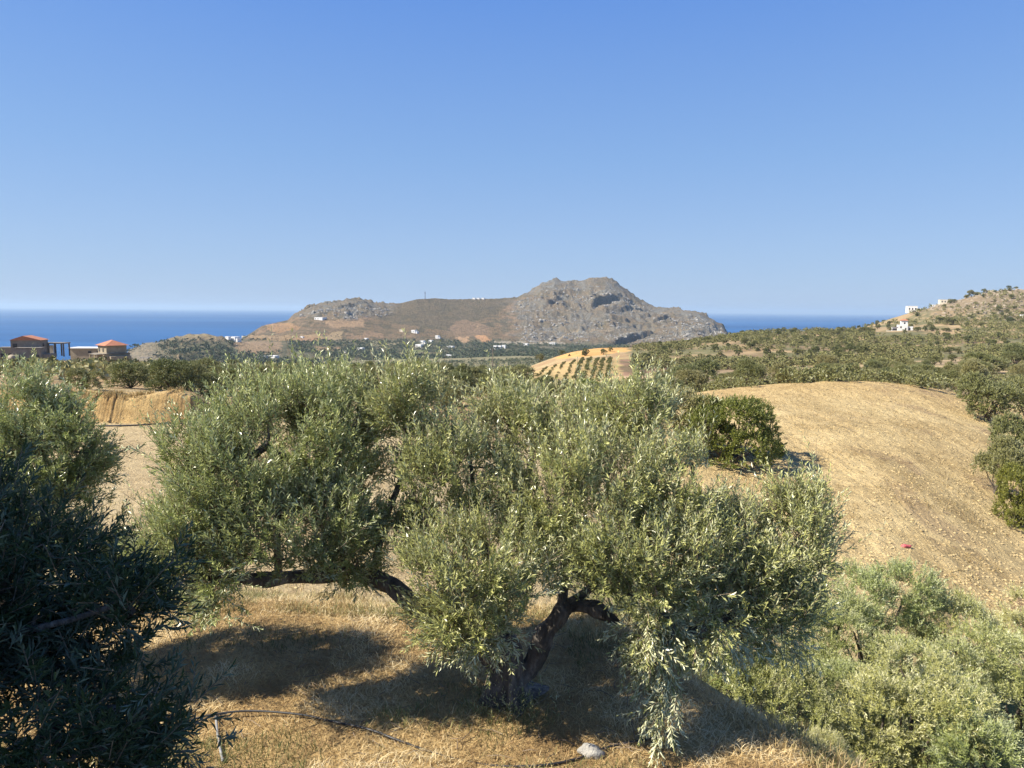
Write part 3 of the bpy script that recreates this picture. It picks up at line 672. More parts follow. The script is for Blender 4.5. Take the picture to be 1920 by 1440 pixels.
def clumpy(tips, own, seed, ex, keepf=.60, wl=.50):
    v = np.array([mnoise.noise(Vector(t / wl + seed)) for t in tips]); k = (v > np.quantile(v, 1 - keepf)) | ex[own]; return tips[k], own[k]
def hero_tree(name, label, base, trunks, skel, lobes, density, shoots, nl, ll, lw, Lsh, leafmat, seed, groups, upw=.75, r_k=.0036, keepf=.64):
    rg = np.random.default_rng(seed)
    root = empty(name, tuple(base)); tag(root, label, 'tree')
    base = np.array(base)
    for nm, line, rad, kk, am in trunks:
        v, f = gnarly(np.array(line) - base, rad, seed + len(line), kk, am)
        mesh_obj(nm, v, f, M['bark'], root, smooth=True)
    tips, own = sample_lobes(lobes, density, rg, shell=.70); tips, own = clumpy(tips, own, seed, np.array([len(l) > 6 and l[6] < 0 for l in lobes]), keepf)
    arr, par, rad, ns, tn = grow(skel, tips, rg=rg, k_r=r_k)
    idx = np.array([i for i in range(len(arr)) if par[i] >= 0 and not (i < ns and rad[i] > .055)])
    thick = idx[rad[idx] > .012]; thin = idx[rad[idx] <= .012]
    v1, f1 = tube_edges(arr, par, rad, thick, 7); mesh_obj('small_branches', v1 - base, f1, M['bark'], root, smooth=True)['kind'] = 'stuff'
    v2, f2 = tube_edges(arr, par, rad, thin, 3); tw = mesh_obj('twigs', v2 - base, f2, M['twig'], root, smooth=True); tag(tw, kind='stuff')
    # shoots round each tip
    n = len(tips); m = shoots
    c = np.array([l[:3] for l in lobes])[own]; rr = np.array([l[3:6] for l in lobes])[own]
    bias = np.array([l[6] if len(l) > 6 else 1.0 for l in lobes])[own]
    out = unit((tips - c) / rr ** 1.5)
    p = np.repeat(tips, m, 0) + rg.normal(0, .095, (n * m, 3)); 
    d = unit(np.repeat(out, m, 0) * .75 + np.array([0, 0, 1.]) * (upw * np.repeat(bias, m))[:, None] + rg.normal(0, .40, (n * m, 3)))
    L = rg.uniform(Lsh * .55, Lsh * 1.3, n * m) * np.where((rg.uniform(0, 1, n * m) < .08) & (d[:, 2] > .3), 1.8, 1.0)
    gid = np.repeat(np.array([groups[o] for o in own]), m)
    for gname in sorted(set(groups)):
        s = gid == gname
        if not s.any(): continue
        v, f, t = leaves_on_shoots(p[s], d[s], L[s], nl, ll, lw, rg)
        o = mesh_obj('foliage', v - base, f, leafmat, root, attrs={'tint': ('FLOAT', 'FACE', t)}); tag(o, kind='stuff')
    # shoot stems
    e = p + d * L[:, None] * .85; arr2 = np.concatenate([p, e]); par2 = np.concatenate([np.full(len(p), -1), np.arange(len(p))]); rad2 = np.full(len(arr2), .0022 * (ll / .07))
    v3, f3 = tube_edges(arr2, par2, rad2, np.arange(len(p), 2 * len(p)), 3); st = mesh_obj('shoot_stems', v3 - base, f3, M['twig'], root); tag(st, kind='stuff')
    return root

def lob(px, py, Y, rx, rz, ry=None, bias=1.0):
    if Y > 7.4: rx *= .90; rz *= .90
    c = P(px, py, Y); return (c[0], c[1], c[2], rx, ry or rx * .9, rz, bias)

# ---- the big olive in the middle
hb = P(955, 1312, 8.75); hb[2] = float(H(hb[0], hb[1])) - .03
zz = lambda px, py, Y: tuple(P(px, py, Y))
B0 = tuple(hb)
trunk_line = [B0, tuple(hb + np.array([0, .02, .35])), tuple(hb + np.array([-.02, .02, .75]))]
TOPT = hb + np.array([-.03, .02, .55])
left_limb = [tuple(hb + np.array([-.05, .02, .40])), zz(905, 1215, 8.8), zz(850, 1175, 8.85), zz(790, 1145, 8.9), zz(735, 1100, 8.95), zz(700, 1075, 9.0)]
left_arm = [zz(735, 1100, 8.95), zz(670, 1075, 9.0), zz(600, 1080, 8.9), zz(540, 1082, 8.7), zz(500, 1088, 8.6), zz(440, 1085, 8.45), zz(380, 1100, 8.3)]
left_up = [zz(522, 1084, 8.65), zz(520, 1020, 8.7), zz(518, 940, 8.75), zz(540, 860, 9.1)]
left_up2 = [zz(640, 1078, 8.95), zz(650, 980, 9.4), zz(640, 880, 9.7), zz(640, 780, 10.0)]
right_limb = [tuple(hb + np.array([.10, .03, .25])), zz(998, 1250, 8.8), zz(1015, 1195, 8.75), zz(1045, 1160, 8.7), zz(1056, 1138, 8.7)]
stub = [zz(1050, 1142, 8.7), zz(1085, 1132, 8.65), zz(1120, 1142, 8.6), zz(1160, 1170, 8.5)]
right_arm = [zz(1052, 1140, 8.7), zz(1095, 1115, 8.8), zz(1130, 1080, 8.9), zz(1200, 1050, 8.9), zz(1290, 1000, 8.9), zz(1360, 960, 8.8)]
right_up = [zz(1054, 1135, 8.7), zz(1060, 1060, 8.9), zz(1070, 960, 9.2), zz(1080, 860, 9.8)]
mid_up = [tuple(TOPT), zz(945, 1180, 8.9), zz(925, 1100, 9.0), zz(905, 1010, 9.2), zz(890, 930, 9.4), zz(880, 850, 9.6)]
mid_up2 = [zz(925, 1100, 9.0), zz(960, 1000, 9.4), zz(990, 900, 9.9), zz(1000, 820, 10.2)]
low_right = [zz(1160, 1170, 8.5), zz(1220, 1180, 8.2), zz(1290, 1190, 8.1), zz(1380, 1150, 8.3)]
tall = [zz(700, 1075, 9.0), zz(720, 980, 9.2), zz(760, 880, 9.4), zz(768, 800, 9.5), zz(752, 740, 9.5)]
far_right = [zz(1290, 1000, 8.9), zz(1400, 1040, 8.8), zz(1500, 1030, 8.7)]
lobes = [lob(440, 910, 8.6, .86, .62), lob(560, 850, 9.4, 1.15, .85), lob(640, 780, 10.0, .75, .50), lob(365, 1010, 8.3, .50, .46), lob(545, 990, 8.6, 1.05, .55),
 lob(750, 755, 9.4, .38, .48), lob(835, 900, 9.1, .75, .62), lob(955, 815, 10.0, .75, .50), lob(1075, 815, 10.2, .85, .42), lob(1185, 790, 9.8, .48, .50), lob(1090, 930, 9.0, 1.15, .75),
 lob(1265, 925, 8.9, .70, .46), lob(1345, 1035, 8.6, .85, .48), lob(1480, 1020, 8.7, .50, .55), lob(1200, 1050, 8.2, .9, .42), lob(900, 1065, 8.0, .9, .40), lob(1420, 1120, 8.4, .65, .38),
 lob(1225, 1180, 7.9, .28, .32, bias=-.7), lob(1235, 1270, 7.7, .08, .22, bias=-1.0), lob(1440, 1180, 8.3, .3, .22, bias=-.3), lob(1380, 1080, 8.3, .5, .4), lob(285, 1080, 8.2, .34, .28), lob(900, 1175, 7.9, .50, .17, bias=.2), lob(985, 1190, 7.9, .22, .16, bias=.1), lob(1165, 1075, 8.1, .55, .30), lob(735, 1000, 9.4, .5, .45), lob(860, 1165, 8.1, .42, .26, bias=.2), lob(1245, 1330, 7.5, .06, .26, bias=-1.4), lob(440, 740 + 45, 9.6, .5, .42), lob(640, 1040, 8.8, .5, .3, bias=.6),
 lob(350, 850, 8.7, .22, .28), lob(1330, 1170, 8.0, .45, .25, bias=-.5), lob(1520, 960, 8.9, .28, .25), lob(430, 1090, 8.2, .5, .22, bias=.1)]
grp = ['left' if P_[0] < -1.6 else ('mid' if P_[0] < 1.2 else 'right') for P_ in lobes]
hero_tree('olive_tree', 'large spreading olive tree on the dry grass terrace, gnarled trunk forking into low limbs', hb,
 [('trunk', [B0, tuple(hb + np.array([-.03, 0, .12])), tuple(hb + np.array([-.03, 0, .35])), tuple(hb + np.array([-.03, .02, .62])), tuple(hb + np.array([-.02, .02, .80]))], [.42, .27, .22, .20, .13], 44, .42),
  ('limb', left_limb, [.16, .14, .145, .12, .12, .07], 24, .32), ('limb', right_limb, [.15, .12, .125, .10, .10], 24, .34),
  ('limb', stub, [.10, .085, .095, .045], 18, .42), ('limb', left_arm, [.10, .085, .085, .08, .10, .06, .03], 16, .25), ('limb', left_up, [.055, .045, .04, .03], 12, .12),
  ('limb', right_arm[:4], [.07, .055, .045, .035], 12, .15), ('limb', mid_up[:4], [.12, .09, .075, .06], 16, .15), ('limb', right_up[:3], [.07, .055, .045], 12, .15)],
 [mid_up, left_limb, left_arm, left_up, left_up2, right_limb, stub, right_arm, right_up, mid_up2, low_right, tall, far_right],
 lobes, 80, 7, 22, .090, .0205, .36, M['leaf'], 5, grp, upw=1.25)

# ---- olive at the left edge, lit
tb = P(15, 1230, 9.3); tb[2] = float(H(tb[0], tb[1])) - .05
T2 = [tuple(tb), tuple(tb + np.array([.05, 0, .7])), zz(30, 1080, 9.3), zz(60, 950, 9.3), zz(85, 850, 9.3), zz(100, 760, 9.4)]
hero_tree('olive_tree', 'sunlit olive tree at the left edge of the photo, behind the shaded one', tb,
 [('trunk', T2[:4], [.26, .18, .15, .10], 20, .25)],
 [T2, [zz(30, 1080, 9.3), zz(-60, 980, 9.3), zz(-100, 880, 9.2)], [zz(60, 950, 9.3), zz(150, 920, 9.2), zz(190, 860, 9.2)], [zz(30, 1080, 9.3), zz(150, 1040, 9.0), zz(250, 1050, 8.9)]],
 [lob(40, 785, 9.3, .60, .50), lob(100, 735, 9.5, .26, .36), lob(80, 870, 9.2, .80, .55), lob(-70, 850, 9.3, .95, .75), lob(145, 820, 9.2, .28, .42), lob(60, 970, 9.0, .85, .55), lob(130, 960, 9.0, .4, .5), lob(140, 1050, 8.9, .6, .45), lob(260, 1090, 9.0, .45, .35), lob(-60, 1020, 8.9, .95, .6)],
 66, 7, 20, .086, .0205, .29, M['leaf'], 8, ['a'] * 10, keepf=.72)

# ---- shaded olive in the bottom left corner
tb = np.array([-3.3, 3.3, 0.0]); tb[2] = float(H(tb[0], tb[1])) - .05
T3 = [tuple(tb), tuple(tb + np.array([.1, 0, 1.0])), tuple(tb + np.array([.2, .1, 1.8])), zz(-60, 1200, 3.5), zz(20, 1080, 3.6)]
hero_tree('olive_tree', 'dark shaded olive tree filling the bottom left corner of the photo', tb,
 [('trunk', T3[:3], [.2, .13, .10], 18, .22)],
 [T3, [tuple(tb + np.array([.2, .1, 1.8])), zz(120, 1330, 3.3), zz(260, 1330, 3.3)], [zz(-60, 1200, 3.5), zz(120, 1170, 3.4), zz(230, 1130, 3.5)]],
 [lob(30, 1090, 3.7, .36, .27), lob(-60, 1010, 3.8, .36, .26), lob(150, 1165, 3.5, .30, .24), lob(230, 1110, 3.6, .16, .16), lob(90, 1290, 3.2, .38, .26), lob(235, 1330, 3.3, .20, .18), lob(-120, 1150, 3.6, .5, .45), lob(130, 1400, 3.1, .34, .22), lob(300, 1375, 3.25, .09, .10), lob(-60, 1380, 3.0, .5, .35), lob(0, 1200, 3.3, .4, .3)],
 170, 5, 18, .072, .0150, .20, M['leaf_shade'], 13, ['a'] * 11, upw=.35, r_k=.0022)

# ------------------------------------------------------------------ generic trees in four sizes
def tree_mesh(seed, Rw, Ht, n_lobes, n_shoots, nl, ll, lw, Lsh, name, lm, trunk_h=.9, squat=.75, bark=None, openness=.0, k=5, tr=.16, parts=True, up=.55, clump=0):
    rg = np.random.default_rng(seed); lobes = []
    for i in range(n_lobes):
        a = rg.uniform(0, 6.28); rr = Rw * .62 * math.sqrt(rg.uniform(0, 1)); r = Rw * rg.uniform(.32, .52) * (1.1 - .3 * rr / Rw)
        z = trunk_h + (Ht - trunk_h) * (rg.uniform(.12, .80) - .22 * (rr / Rw) ** 2)
        lobes.append((math.cos(a) * rr, math.sin(a) * rr, max(z, trunk_h * .7 + r * squat * .5), r, r, r * squat, 1.0))
    own = rg.choice(n_lobes, n_shoots * 4, p=np.array([l[3] ** 2 for l in lobes]) / sum(l[3] ** 2 for l in lobes)); L = np.array(lobes)[own]
    d = unit(rg.normal(0, 1, (len(own), 3))); d[:, 2] = np.where(d[:, 2] < -.5, -d[:, 2], d[:, 2]); q = L[:, :3] + d * L[:, 3:6] * rg.uniform(.55, 1.0, (len(own), 1))
    keep = np.ones(len(own), bool)
    for l2 in lobes: keep &= (((q - np.array(l2[:3])) / (np.array(l2[3:6]) * .72)) ** 2).sum(1) > 1
    if clump: keep &= np.array([mnoise.noise(Vector(t / .55 + seed)) > clump for t in q])
    q = q[keep][:n_shoots]; d = d[keep][:n_shoots]
    dd = unit(d * .8 + np.array([0, 0, up]) + rg.normal(0, .45, d.shape))
    v, f, t = leaves_on_shoots(q, dd, rg.uniform(.6, 1.3, len(q)) * Lsh, nl, ll, lw, rg)
    crown = mesh_obj('crown', v, f, lm, attrs={'tint': ('FLOAT', 'FACE', t)}, link=False).data
    mb = MB(); base = [(0, 0, -.3), (.04, .02, trunk_h * .4), (-.02, .03, trunk_h * .9)]
    mb.tube(base, [tr * 1.3, tr, tr * .85], 8)
    for l in lobes[:max(3, n_lobes - 1)]:
        e = Vector(l[:3]); s = Vector(base[-1]) - Vector((0, 0, .1)); mdl = s.lerp(e, .5) + Vector((rg.normal(0, .1), rg.normal(0, .1), -.08)) * Rw * .5
        mb.tube([s, mdl, e], [tr * .55, tr * .35, tr * .12], k, False)
    trunk = mb.build('trunk', bark or M['bark_far'], smooth=True); td = trunk.data; bpy.data.objects.remove(trunk)
    return crown, td
def joined(name, pair, mats):
    """trunk and crown as one small mesh for far trees"""
    cr_, tr_ = pair
    vs = []; fs = []; mi = []; off = 0; tints = []
    for kk, me in enumerate((cr_, tr_)):
        v = np.zeros(len(me.vertices) * 3, np.float32); me.vertices.foreach_get('co', v); vs.append(v.reshape(-1, 3))
        fs += [tuple(i + off for i in p.vertices) for p in me.polygons]; mi += [kk] * len(me.polygons); off += len(me.vertices)
        if kk == 0:
            t = np.zeros(len(me.polygons), np.float32); me.attributes['tint'].data.foreach_get('value', t); tints = list(t)
        else: tints += [0] * len(me.polygons)
    o = mesh_obj(name, np.concatenate(vs), fs, mats, mat_idx=mi, attrs={'tint': ('FLOAT', 'FACE', tints)}, link=False)
    return o.data

V_GUL = [tree_mesh(100 + i, 2.1, 3.7, 12, 2300, 15, .098, .024, .28, 'g', M['leaf_gully'], trunk_h=.7, tr=.15, clump=-.06) for i in range(3)]
V_MID = [tree_mesh(200 + i, 2.1, 3.6, 11, 950, 10, .20, .080, .36, 'm', M['leaf_mid'], trunk_h=.35, tr=.14, squat=.85) for i in range(5)]
V_GRN = [tree_mesh(300 + i, 2.6, 3.6, 14, 1500, 10, .20, .085, .30, 'e', M['leaf_green'], trunk_h=.25, tr=.14, up=.35, squat=.85) for i in range(2)]
V_BIG = tree_mesh(350, 3.7, 3.9, 26, 4600, 11, .18, .075, .34, 'e', M['leaf_green'], trunk_h=.15, tr=.16, up=.6, squat=.72, clump=-.10)
V_FAR = [joined('far', tree_mesh(400 + i, 2.0, 3.2, 7, 190, 7, .42, .24, .4, 'f', M['leaf_far'], trunk_h=.25, k=4, squat=.85), [M['leaf_far'], M['bark_far']]) for i in range(4)]
V_SCR = [joined('scrub', tree_mesh(500 + i, 1.3, 1.3, 5, 120, 8, .22, .07, .35, 's', M['leaf_scrub'], trunk_h=.15, k=4, tr=.05), [M['leaf_scrub'], M['bark_far']]) for i in range(3)]
V_YNG = [joined('young', tree_mesh(600 + i, 1.35, 2.5, 4, 120, 8, .30, .12, .4, 'y', M['leaf_far'], trunk_h=.5, k=4, tr=.08), [M['leaf_far'], M['bark_far']]) for i in range(3)]
V_BUSH = [joined('bushy', tree_mesh(800 + i, 2.0, 2.4, 6, 40, 6, .50, .28, .4, 'b', M['leaf_mid'], trunk_h=.1, k=3), [M['leaf_mid'], M['bark_far']]) for i in range(3)]
V_DRY = [joined('dry', tree_mesh(900 + i, 1.3, 1.0, 5, 90, 7, .20, .05, .35, 'd', M['leaf_dry'], trunk_h=.05, k=3, tr=.03), [M['leaf_dry'], M['bark_far']]) for i in range(2)]
V_SPECK = [joined('speck', tree_mesh(750 + i, 2.4, 3.4, 4, 6, 2, 2.2, 1.8, .6, 't', M['leaf_far'], trunk_h=.3, k=3), [M['leaf_far'], M['bark_far']]) for i in range(3)]
V_TINY = [joined('tiny', tree_mesh(700 + i, 2.4, 3.4, 4, 10, 2, 1.6, 1.3, .6, 't', M['leaf_far'], trunk_h=.4, k=3), [M['leaf_far'], M['bark_far']]) for i in range(3)]

def two_part_tree(name, pair, loc, rz, sx, sz, label, cat='tree', group=None):
    r = empty(name, loc, rz); r.scale = (sx, sx, sz); tag(r, label, cat, group)
    for nm, me in (('crown', pair[0]), ('trunk', pair[1])):
        o = bpy.data.objects.new(nm, me); C.objects.link(o); o.parent = r
    return r
def one_part(name, me, loc, rz, sx, sz, label, cat, group):
    o = bpy.data.objects.new(name, me); C.objects.link(o); o.location = loc; o.rotation_euler = (0, 0, rz); o.scale = (sx, sx, sz)
    tag(o, label, cat, group); return o
def on_ground(x, y): return (float(x), float(y), float(H(x, y)) - .06)

# gully olives at the lower right: crown centre px, py, depth, width scale, height scale
gul = [(1625, 1125, 20.5, 1.05, 1.05, 'olive tree with its crown against the foot of the ploughed slope'),
       (1790, 1165, 20.0, 1.00, 1.00, 'olive tree in the gully right of the one against the ploughed slope'),
       (1540, 1190, 18.5, .80, .95, 'olive tree in the gully beside the gap of bare pale ground'),
       (1905, 1250, 17.5, 1.00, 1.0, 'olive tree at the right edge of the photo below the ploughed slope'),
       (1440, 1290, 14.5, .72, .80, 'small olive tree at the edge of the dry grass terrace'),
       (1690, 1350, 14.2, .95, .95, 'olive tree in the gully with a dark shaded left side'),
       (1880, 1430, 13.2, .90, .95, 'pale olive tree in the bottom right corner of the photo'),
       (1590, 1290, 16.5, .75, .8, 'olive tree leaning over the orange bare patch in the gully'),
       (1350, 1190, 15.5, .70, .8, 'small olive tree seen under the right limb of the big olive'),
       (1760, 1290, 16.5, .85, .95, 'olive tree in the middle of the gully clump'),
       (1540, 1430, 12.2, .42, .5, 'low olive shrub beside the straw edge of the terrace'),
       (1180, 1120, 17.5, .8, .9, 'olive tree showing green behind the forked trunk of the big olive'),
       (1970, 1190, 21.5, 1.0, 1.0, 'olive tree cut by the right edge of the photo below the slope')]
for i, (px, py, Y, sw, sh, lab) in enumerate(gul):
    c = P(px, py, Y); ht = 3.7 * sh; zg = float(H(c[0], c[1])); 
    s2 = min(1.35, max(.6, (c[2] + .9 * sh - zg) / 3.3))
    two_part_tree('olive_tree', V_GUL[i % 3], (c[0], c[1], zg - .1), i * 1.7, sw, s2, lab, group='olive trees in the gully')

# dark green bush beside the ploughed slope and trees on the right
def at(px, py, ymin=20., ymax=900.):
    g_ = ground_at(px, py, ymin, ymax); return g_
q = at(1362, 866); two_part_tree('evergreen_tree', V_BIG, tuple(q - [0, 0, .1]), .4, 1.0, 1.02, 'wide bright green evergreen bush left of the ploughed slope, casting a shadow to the right')
q = at(1285, 850); two_part_tree('olive_tree', V_MID[3], tuple(q - [0, 0, .1]), 1.4, 1.1, 1.15, 'grey olive tree pressed against the bright green evergreen bush')
rt = [(1850, 792, 1.25, 1.3, V_MID[1], 'large dark olive tree with bare trunk at the right of the ploughed slope'),
      (1905, 905, .95, 1.25, V_MID[0], 'grey olive tree at the right edge above the green shrub'),
      (1865, 925, .75, 1.0, V_MID[2], 'grey olive shrub at the right edge of the ploughed slope'),
      (1910, 985, .60, .95, V_GRN[1], 'green shrub at the right edge low on the ploughed slope'),
      (1925, 800, 1.2, 1.3, V_MID[3], 'olive tree cut by the right edge behind the bare-trunked one')]
for k, (px, py, sw, sh, vv, lab) in enumerate(rt):
    q = at(px, py, 26); two_part_tree('evergreen_tree' if vv in V_GRN else 'olive_tree', vv, tuple(q - [0, 0, .1]), k * 2.1, sw, sh, lab)

# hand-placed mid-distance trees: base px, py, width px, height px
mids = [(325, 752, 90, 66, 'round olive tree on the crest of the earth bank'), (398, 752, 62, 55, 'olive tree right of the round one on the earth bank'), (440, 742, 66, 60, 'olive tree beyond the right end of the earth bank'),
        (842, 778, 60, 56, 'olive tree above the bare orange patch between the big crowns'), (790, 756, 70, 50, 'olive tree behind the tall sprig of the big olive'), (965, 742, 86, 58, 'dark rounded olive tree below the utility pole'),
        (900, 735, 70, 46, 'pale rounded olive tree left of the dark rounded one'), (785, 705, 44, 36, 'dark olive tree on the ridge left of the utility pole'), (1030, 745, 70, 42, 'olive tree below the young orchard'),
        (1105, 744, 70, 34, 'low green tree at the foot of the young orchard'), (1300, 728, 96, 60, 'broad olive tree at the left end of the ploughed crest'), (1552, 700, 50, 36, 'dark flat-topped tree standing above the ploughed crest'),
        (1215, 752, 70, 50, 'olive tree right of the big crown below the brown scrub patch'), (160, 732, 70, 44, 'olive tree at the left end of the earth bank'), (245, 728, 80, 50, 'olive tree behind the left part of the earth bank'), (915, 682, 24, 24, 'dark bushy tree at the foot of the utility pole'),
        (1640, 700, 60, 30, 'grey bush behind the ploughed crest'), (1845, 700, 90, 44, 'dark tree mass above the large right-hand olive'), (1905, 690, 60, 44, 'dark tree at the right edge above the slope')]
n_olive = 0
placed = []
def put(px, py, wpx, hpx, lab, ymin=55, ymax=320, variants=None, name='olive_tree', group=None, rz=None):
    q = at(px, py, ymin, ymax); Y = q[1]; w = wpx * Y / F; h = hpx * Y / F; vv = variants[int(rng.integers(len(variants)))]
    placed.append((q[0], q[1], w / 2))
    rz = float(rng.uniform(0, 6.28)) if rz is None else rz
    if isinstance(vv, tuple): return two_part_tree(name, vv, tuple(q - [0, 0, .1]), rz, w / 4.2, h / 3.7, lab, group=group)
    return one_part(name, vv, tuple(q - [0, 0, .1]), rz, w / 4.2, h / 3.5, lab, 'tree', group)
for (px, py, w, h, lab) in mids:
    dark = 'dark' in lab
    put(px, py, w, h, lab, variants=V_MID if not ('green' in lab or px == 915) else V_GRN, name='olive_tree' if not ('green' in lab or px == 915) else 'evergreen_tree')

LM = [(20, 'the left edge'), (50, 'the grey unfinished villa'), (110, 'the open concrete frame'), (205, 'the orange-roofed villa'), (270, 'the long grey roof'), (350, 'the low left ridge top'), (438, 'the villa on the saddle'), (508, 'the white sheds'), (597, 'the long white shelf house'), (674, 'the low white farmhouse'),
 (750, 'the tall olive sprig'), (797, 'the radio mast'), (840, 'the open-fronted shed'), (890, 'the tiny white domes'), (924, 'the utility pole'), (960, 'the left orchard corner'), (1010, 'the orange field tip'), (1060, 'the lone orange-field bush'), (1105, 'the mountain summit'), (1145, 'the right orchard side'), (1190, 'the ruined hut'), (1243, 'the cream terrace'), (1300, 'the right headland shoulder'),
 (1354, 'the tip of the headland'), (1400, 'the sea gap start'), (1450, 'the sea gap left half'), (1500, 'the sea gap middle'), (1552, 'the dark flat-topped tree'), (1600, 'the sea gap end'), (1650, 'the right-hand hill foot'), (1690, 'the pale two-storey house'), (1716, 'the modern cube villa'), (1747, 'the two cypresses'), (1777, 'the low white skyline house'), (1822, 'the hill shoulder tree'), (1858, 'the hilltop hut'), (1893, 'the rocky hilltop'), (1920, 'the right edge')]
def where(px): return min(LM, key=lambda q: abs(q[0] - px))[1]
def free(x, y, r, k=.8):
    for (a, b, c_) in placed:
        if abs(a - x) < 12 and (a - x) ** 2 + (b - y) ** 2 < (k * (r + c_)) ** 2: return False
    return True
def toplim(px): return float(np.interp(px, [0, 250, 300, 520, 860, 920, 985, 1000, 1160, 1175, 1300, 1500, 1700, 1850, 1960], [688, 686, 676, 676, 676, 686, 692, 712, 712, 700, 680, 672, 668, 650, 645]))
def scatter(n, box, Yr, size, variants, name, label, group, cat='tree', k=.75, poly=None, two=False, hr=.85, test=None, tries=40, avoid=None, lim=True):
    got = 0; t_ = 0
    while got < n and t_ < n * tries:
        t_ += 1
        Y = math.exp(rng.uniform(math.log(Yr[0]), math.log(Yr[1]))); px = rng.uniform(box[0], box[1]); u = float(ray(px, 690)[0]); x = u * Y; z = float(H(x, Y))
        pp, py = project(x, Y, z)
        if not (box[2] <= py <= box[3]): continue
        if test is not None and not test(px, py, x, Y): continue
        r = size * rng.uniform(.75, 1.3)
        if not free(x, Y, r, k): continue
        if lim and Y < 300 and py - r / 2.1 * hr * 4.0 * F / Y < toplim(px): continue
        placed.append((x, Y, r)); got += 1; fz = (math.log(Y) - math.log(Yr[0])) / (math.log(Yr[1]) - math.log(Yr[0])); rel = r / size
        lb = ('low ' if rel < .9 else 'broad ' if rel > 1.13 else 'middling ') + label + (', front row' if fz < .33 else ', back row' if fz > .66 else ', middle row') + ', below ' + where(px)
        vv = variants[int(rng.integers(len(variants)))]; sc2 = r / 2.1; loc = (x, Y, z - .08)
        if isinstance(vv, tuple): two_part_tree(name, vv, loc, float(rng.uniform(0, 6.28)), sc2, sc2 * hr * rng.uniform(.9, 1.25), lb, cat, group)
        else: one_part(name, vv, loc, float(rng.uniform(0, 6.28)), sc2, sc2 * hr * rng.uniform(.9, 1.2), lb, cat, group)
    return got
# keep the view clear of trees on the open pieces of land
OPEN = [[(905, 668), (1165, 664), (1172, 722), (1000, 722), (950, 700)], [(990, 668), (1030, 650), (1100, 644), (1185, 646), (1185, 658), (1120, 668), (1050, 673)], [(120, 640), (250, 660), (235, 690), (140, 680), (100, 690), (0, 680), (0, 640)],
        [(860, 755), (900, 750), (890, 800), (830, 800)]]
def clear(px, py, x, Y):
    a = np.array([px]); b = np.array([py])
    return not any(inpoly(a, b, p_)[0] for p_ in OPEN)
scatter(95, (-60, 700, 680, 740), (60, 215), 2.3, V_MID, 'olive_tree', 'olive behind the earth bank', 'olive trees behind the earth bank', test=clear, k=.72)
scatter(80, (640, 1010, 676, 775), (60, 300), 2.3, V_MID, 'olive_tree', 'olive in the middle grove', 'olive trees in the middle grove', test=clear, k=.70)
scatter(60, (640, 1000, 673, 694), (225, 345), 1.9, V_FAR, 'olive_tree', 'olive at the far rim of the middle grove', 'olive trees at the far rim', test=clear, k=.62, lim=False)
scatter(34, (1000, 1300, 708, 775), (80, 230), 2.2, V_MID, 'olive_tree', 'olive in the dip', 'olive trees in the dip', test=clear, k=.75)
scatter(60, (1230, 1960, 680, 730), (80, 220), 2.2, V_MID, 'olive_tree', 'olive behind the ploughed crest', 'olive trees behind the ploughed crest', test=clear, k=.72)
for n_, bx, yr_, lab, grp_ in ((70, (1180, 1960, 655, 700), (220, 420), 'olive on the scrubby flat', 'olive trees on the scrubby flat'),):
    scatter(n_, bx, yr_, 2.2, V_FAR, 'olive_tree', lab, grp_, test=clear, k=.8)
scatter(110, (1190, 1660, 612, 668), (400, 720), 2.4, V_FAR, 'shrub_oak', 'tree on the wooded rise', 'trees on the low wooded rise', test=clear, k=.75)
scatter(120, (1560, 1960, 545, 668), (430, 860), 2.4, V_FAR, 'hillside_tree', 'tree on the terraced hill', 'trees on the terraced hill', test=clear, k=.8)
# dry shrubs
scatter(46, (1240, 1960, 676, 735), (77, 200), 1.1, V_SCR, 'shrub', 'dry shrub by the ploughed crest', 'dry shrubs along the ploughed crest', 'shrub', k=.6)
def on_slope(px, py, x, Y): return px > 1500 + (Y - 30) * .5
scatter(120, (1330, 1920, 715, 1130), (30, 75), .34, V_DRY, 'dry_bush', 'brown bush on the ploughed slope', 'small dry bushes on the ploughed slope', 'bush', k=1.0, hr=.55)

# young orchard in rows
n_y = 0
T_ = 'first second third fourth fifth sixth seventh eighth ninth tenth eleventh twelfth thirteenth fourteenth fifteenth sixteenth seventeenth eighteenth nineteenth twentieth'.split(); NTH = T_ + ['twenty-' + q for q in T_[:9]] + ['thirtieth'] + ['thirty-' + q for q in T_[:9]]
ORD = ['third', 'fourth', 'fifth', 'sixth', 'seventh', 'eighth', 'ninth', 'tenth', 'eleventh', 'last', 'second', 'first']
rows = [((1010, 673), (985, 700)), ((1027, 672), (1005, 708)), ((1043, 672), (1020, 712)), ((1060, 672), (1040, 714)), ((1078, 672), (1058, 714)), ((1093, 673), (1078, 714)), ((1108, 673), (1092, 716)), ((1122, 673), (1108, 716)), ((1132, 672), (1122, 715)), ((1145, 672), (1138, 712)), ((990, 674), (970, 688)), ((972, 673), (955, 683))]
for ri, ((ax, ay), (bx, by)) in enumerate(rows):
    a = at(ax, ay, 200, 380); b = at(bx, by, 200, 380); L = np.linalg.norm(b - a); m = max(2, int(L / 5.2))
    for j in range(m + 1):
        q = a + (b - a) * j / m; x = q[0] + rng.normal(0, .25); y = q[1] + rng.normal(0, .3)
        if rng.uniform() < (.30 if ri < 4 or ri > 9 else .06): continue
        s = rng.uniform(.7, 1.15) * (.74 if 4 < ri < 10 else .5)
        one_part('young_olive_tree', V_YNG[int(rng.integers(3))], on_ground(x, y), float(rng.uniform(0, 6.28)), s, s, f'young olive, {NTH[j]} from the far end of the {ORD[ri]} orchard row', 'tree', 'young olives in straight rows'); n_y += 1
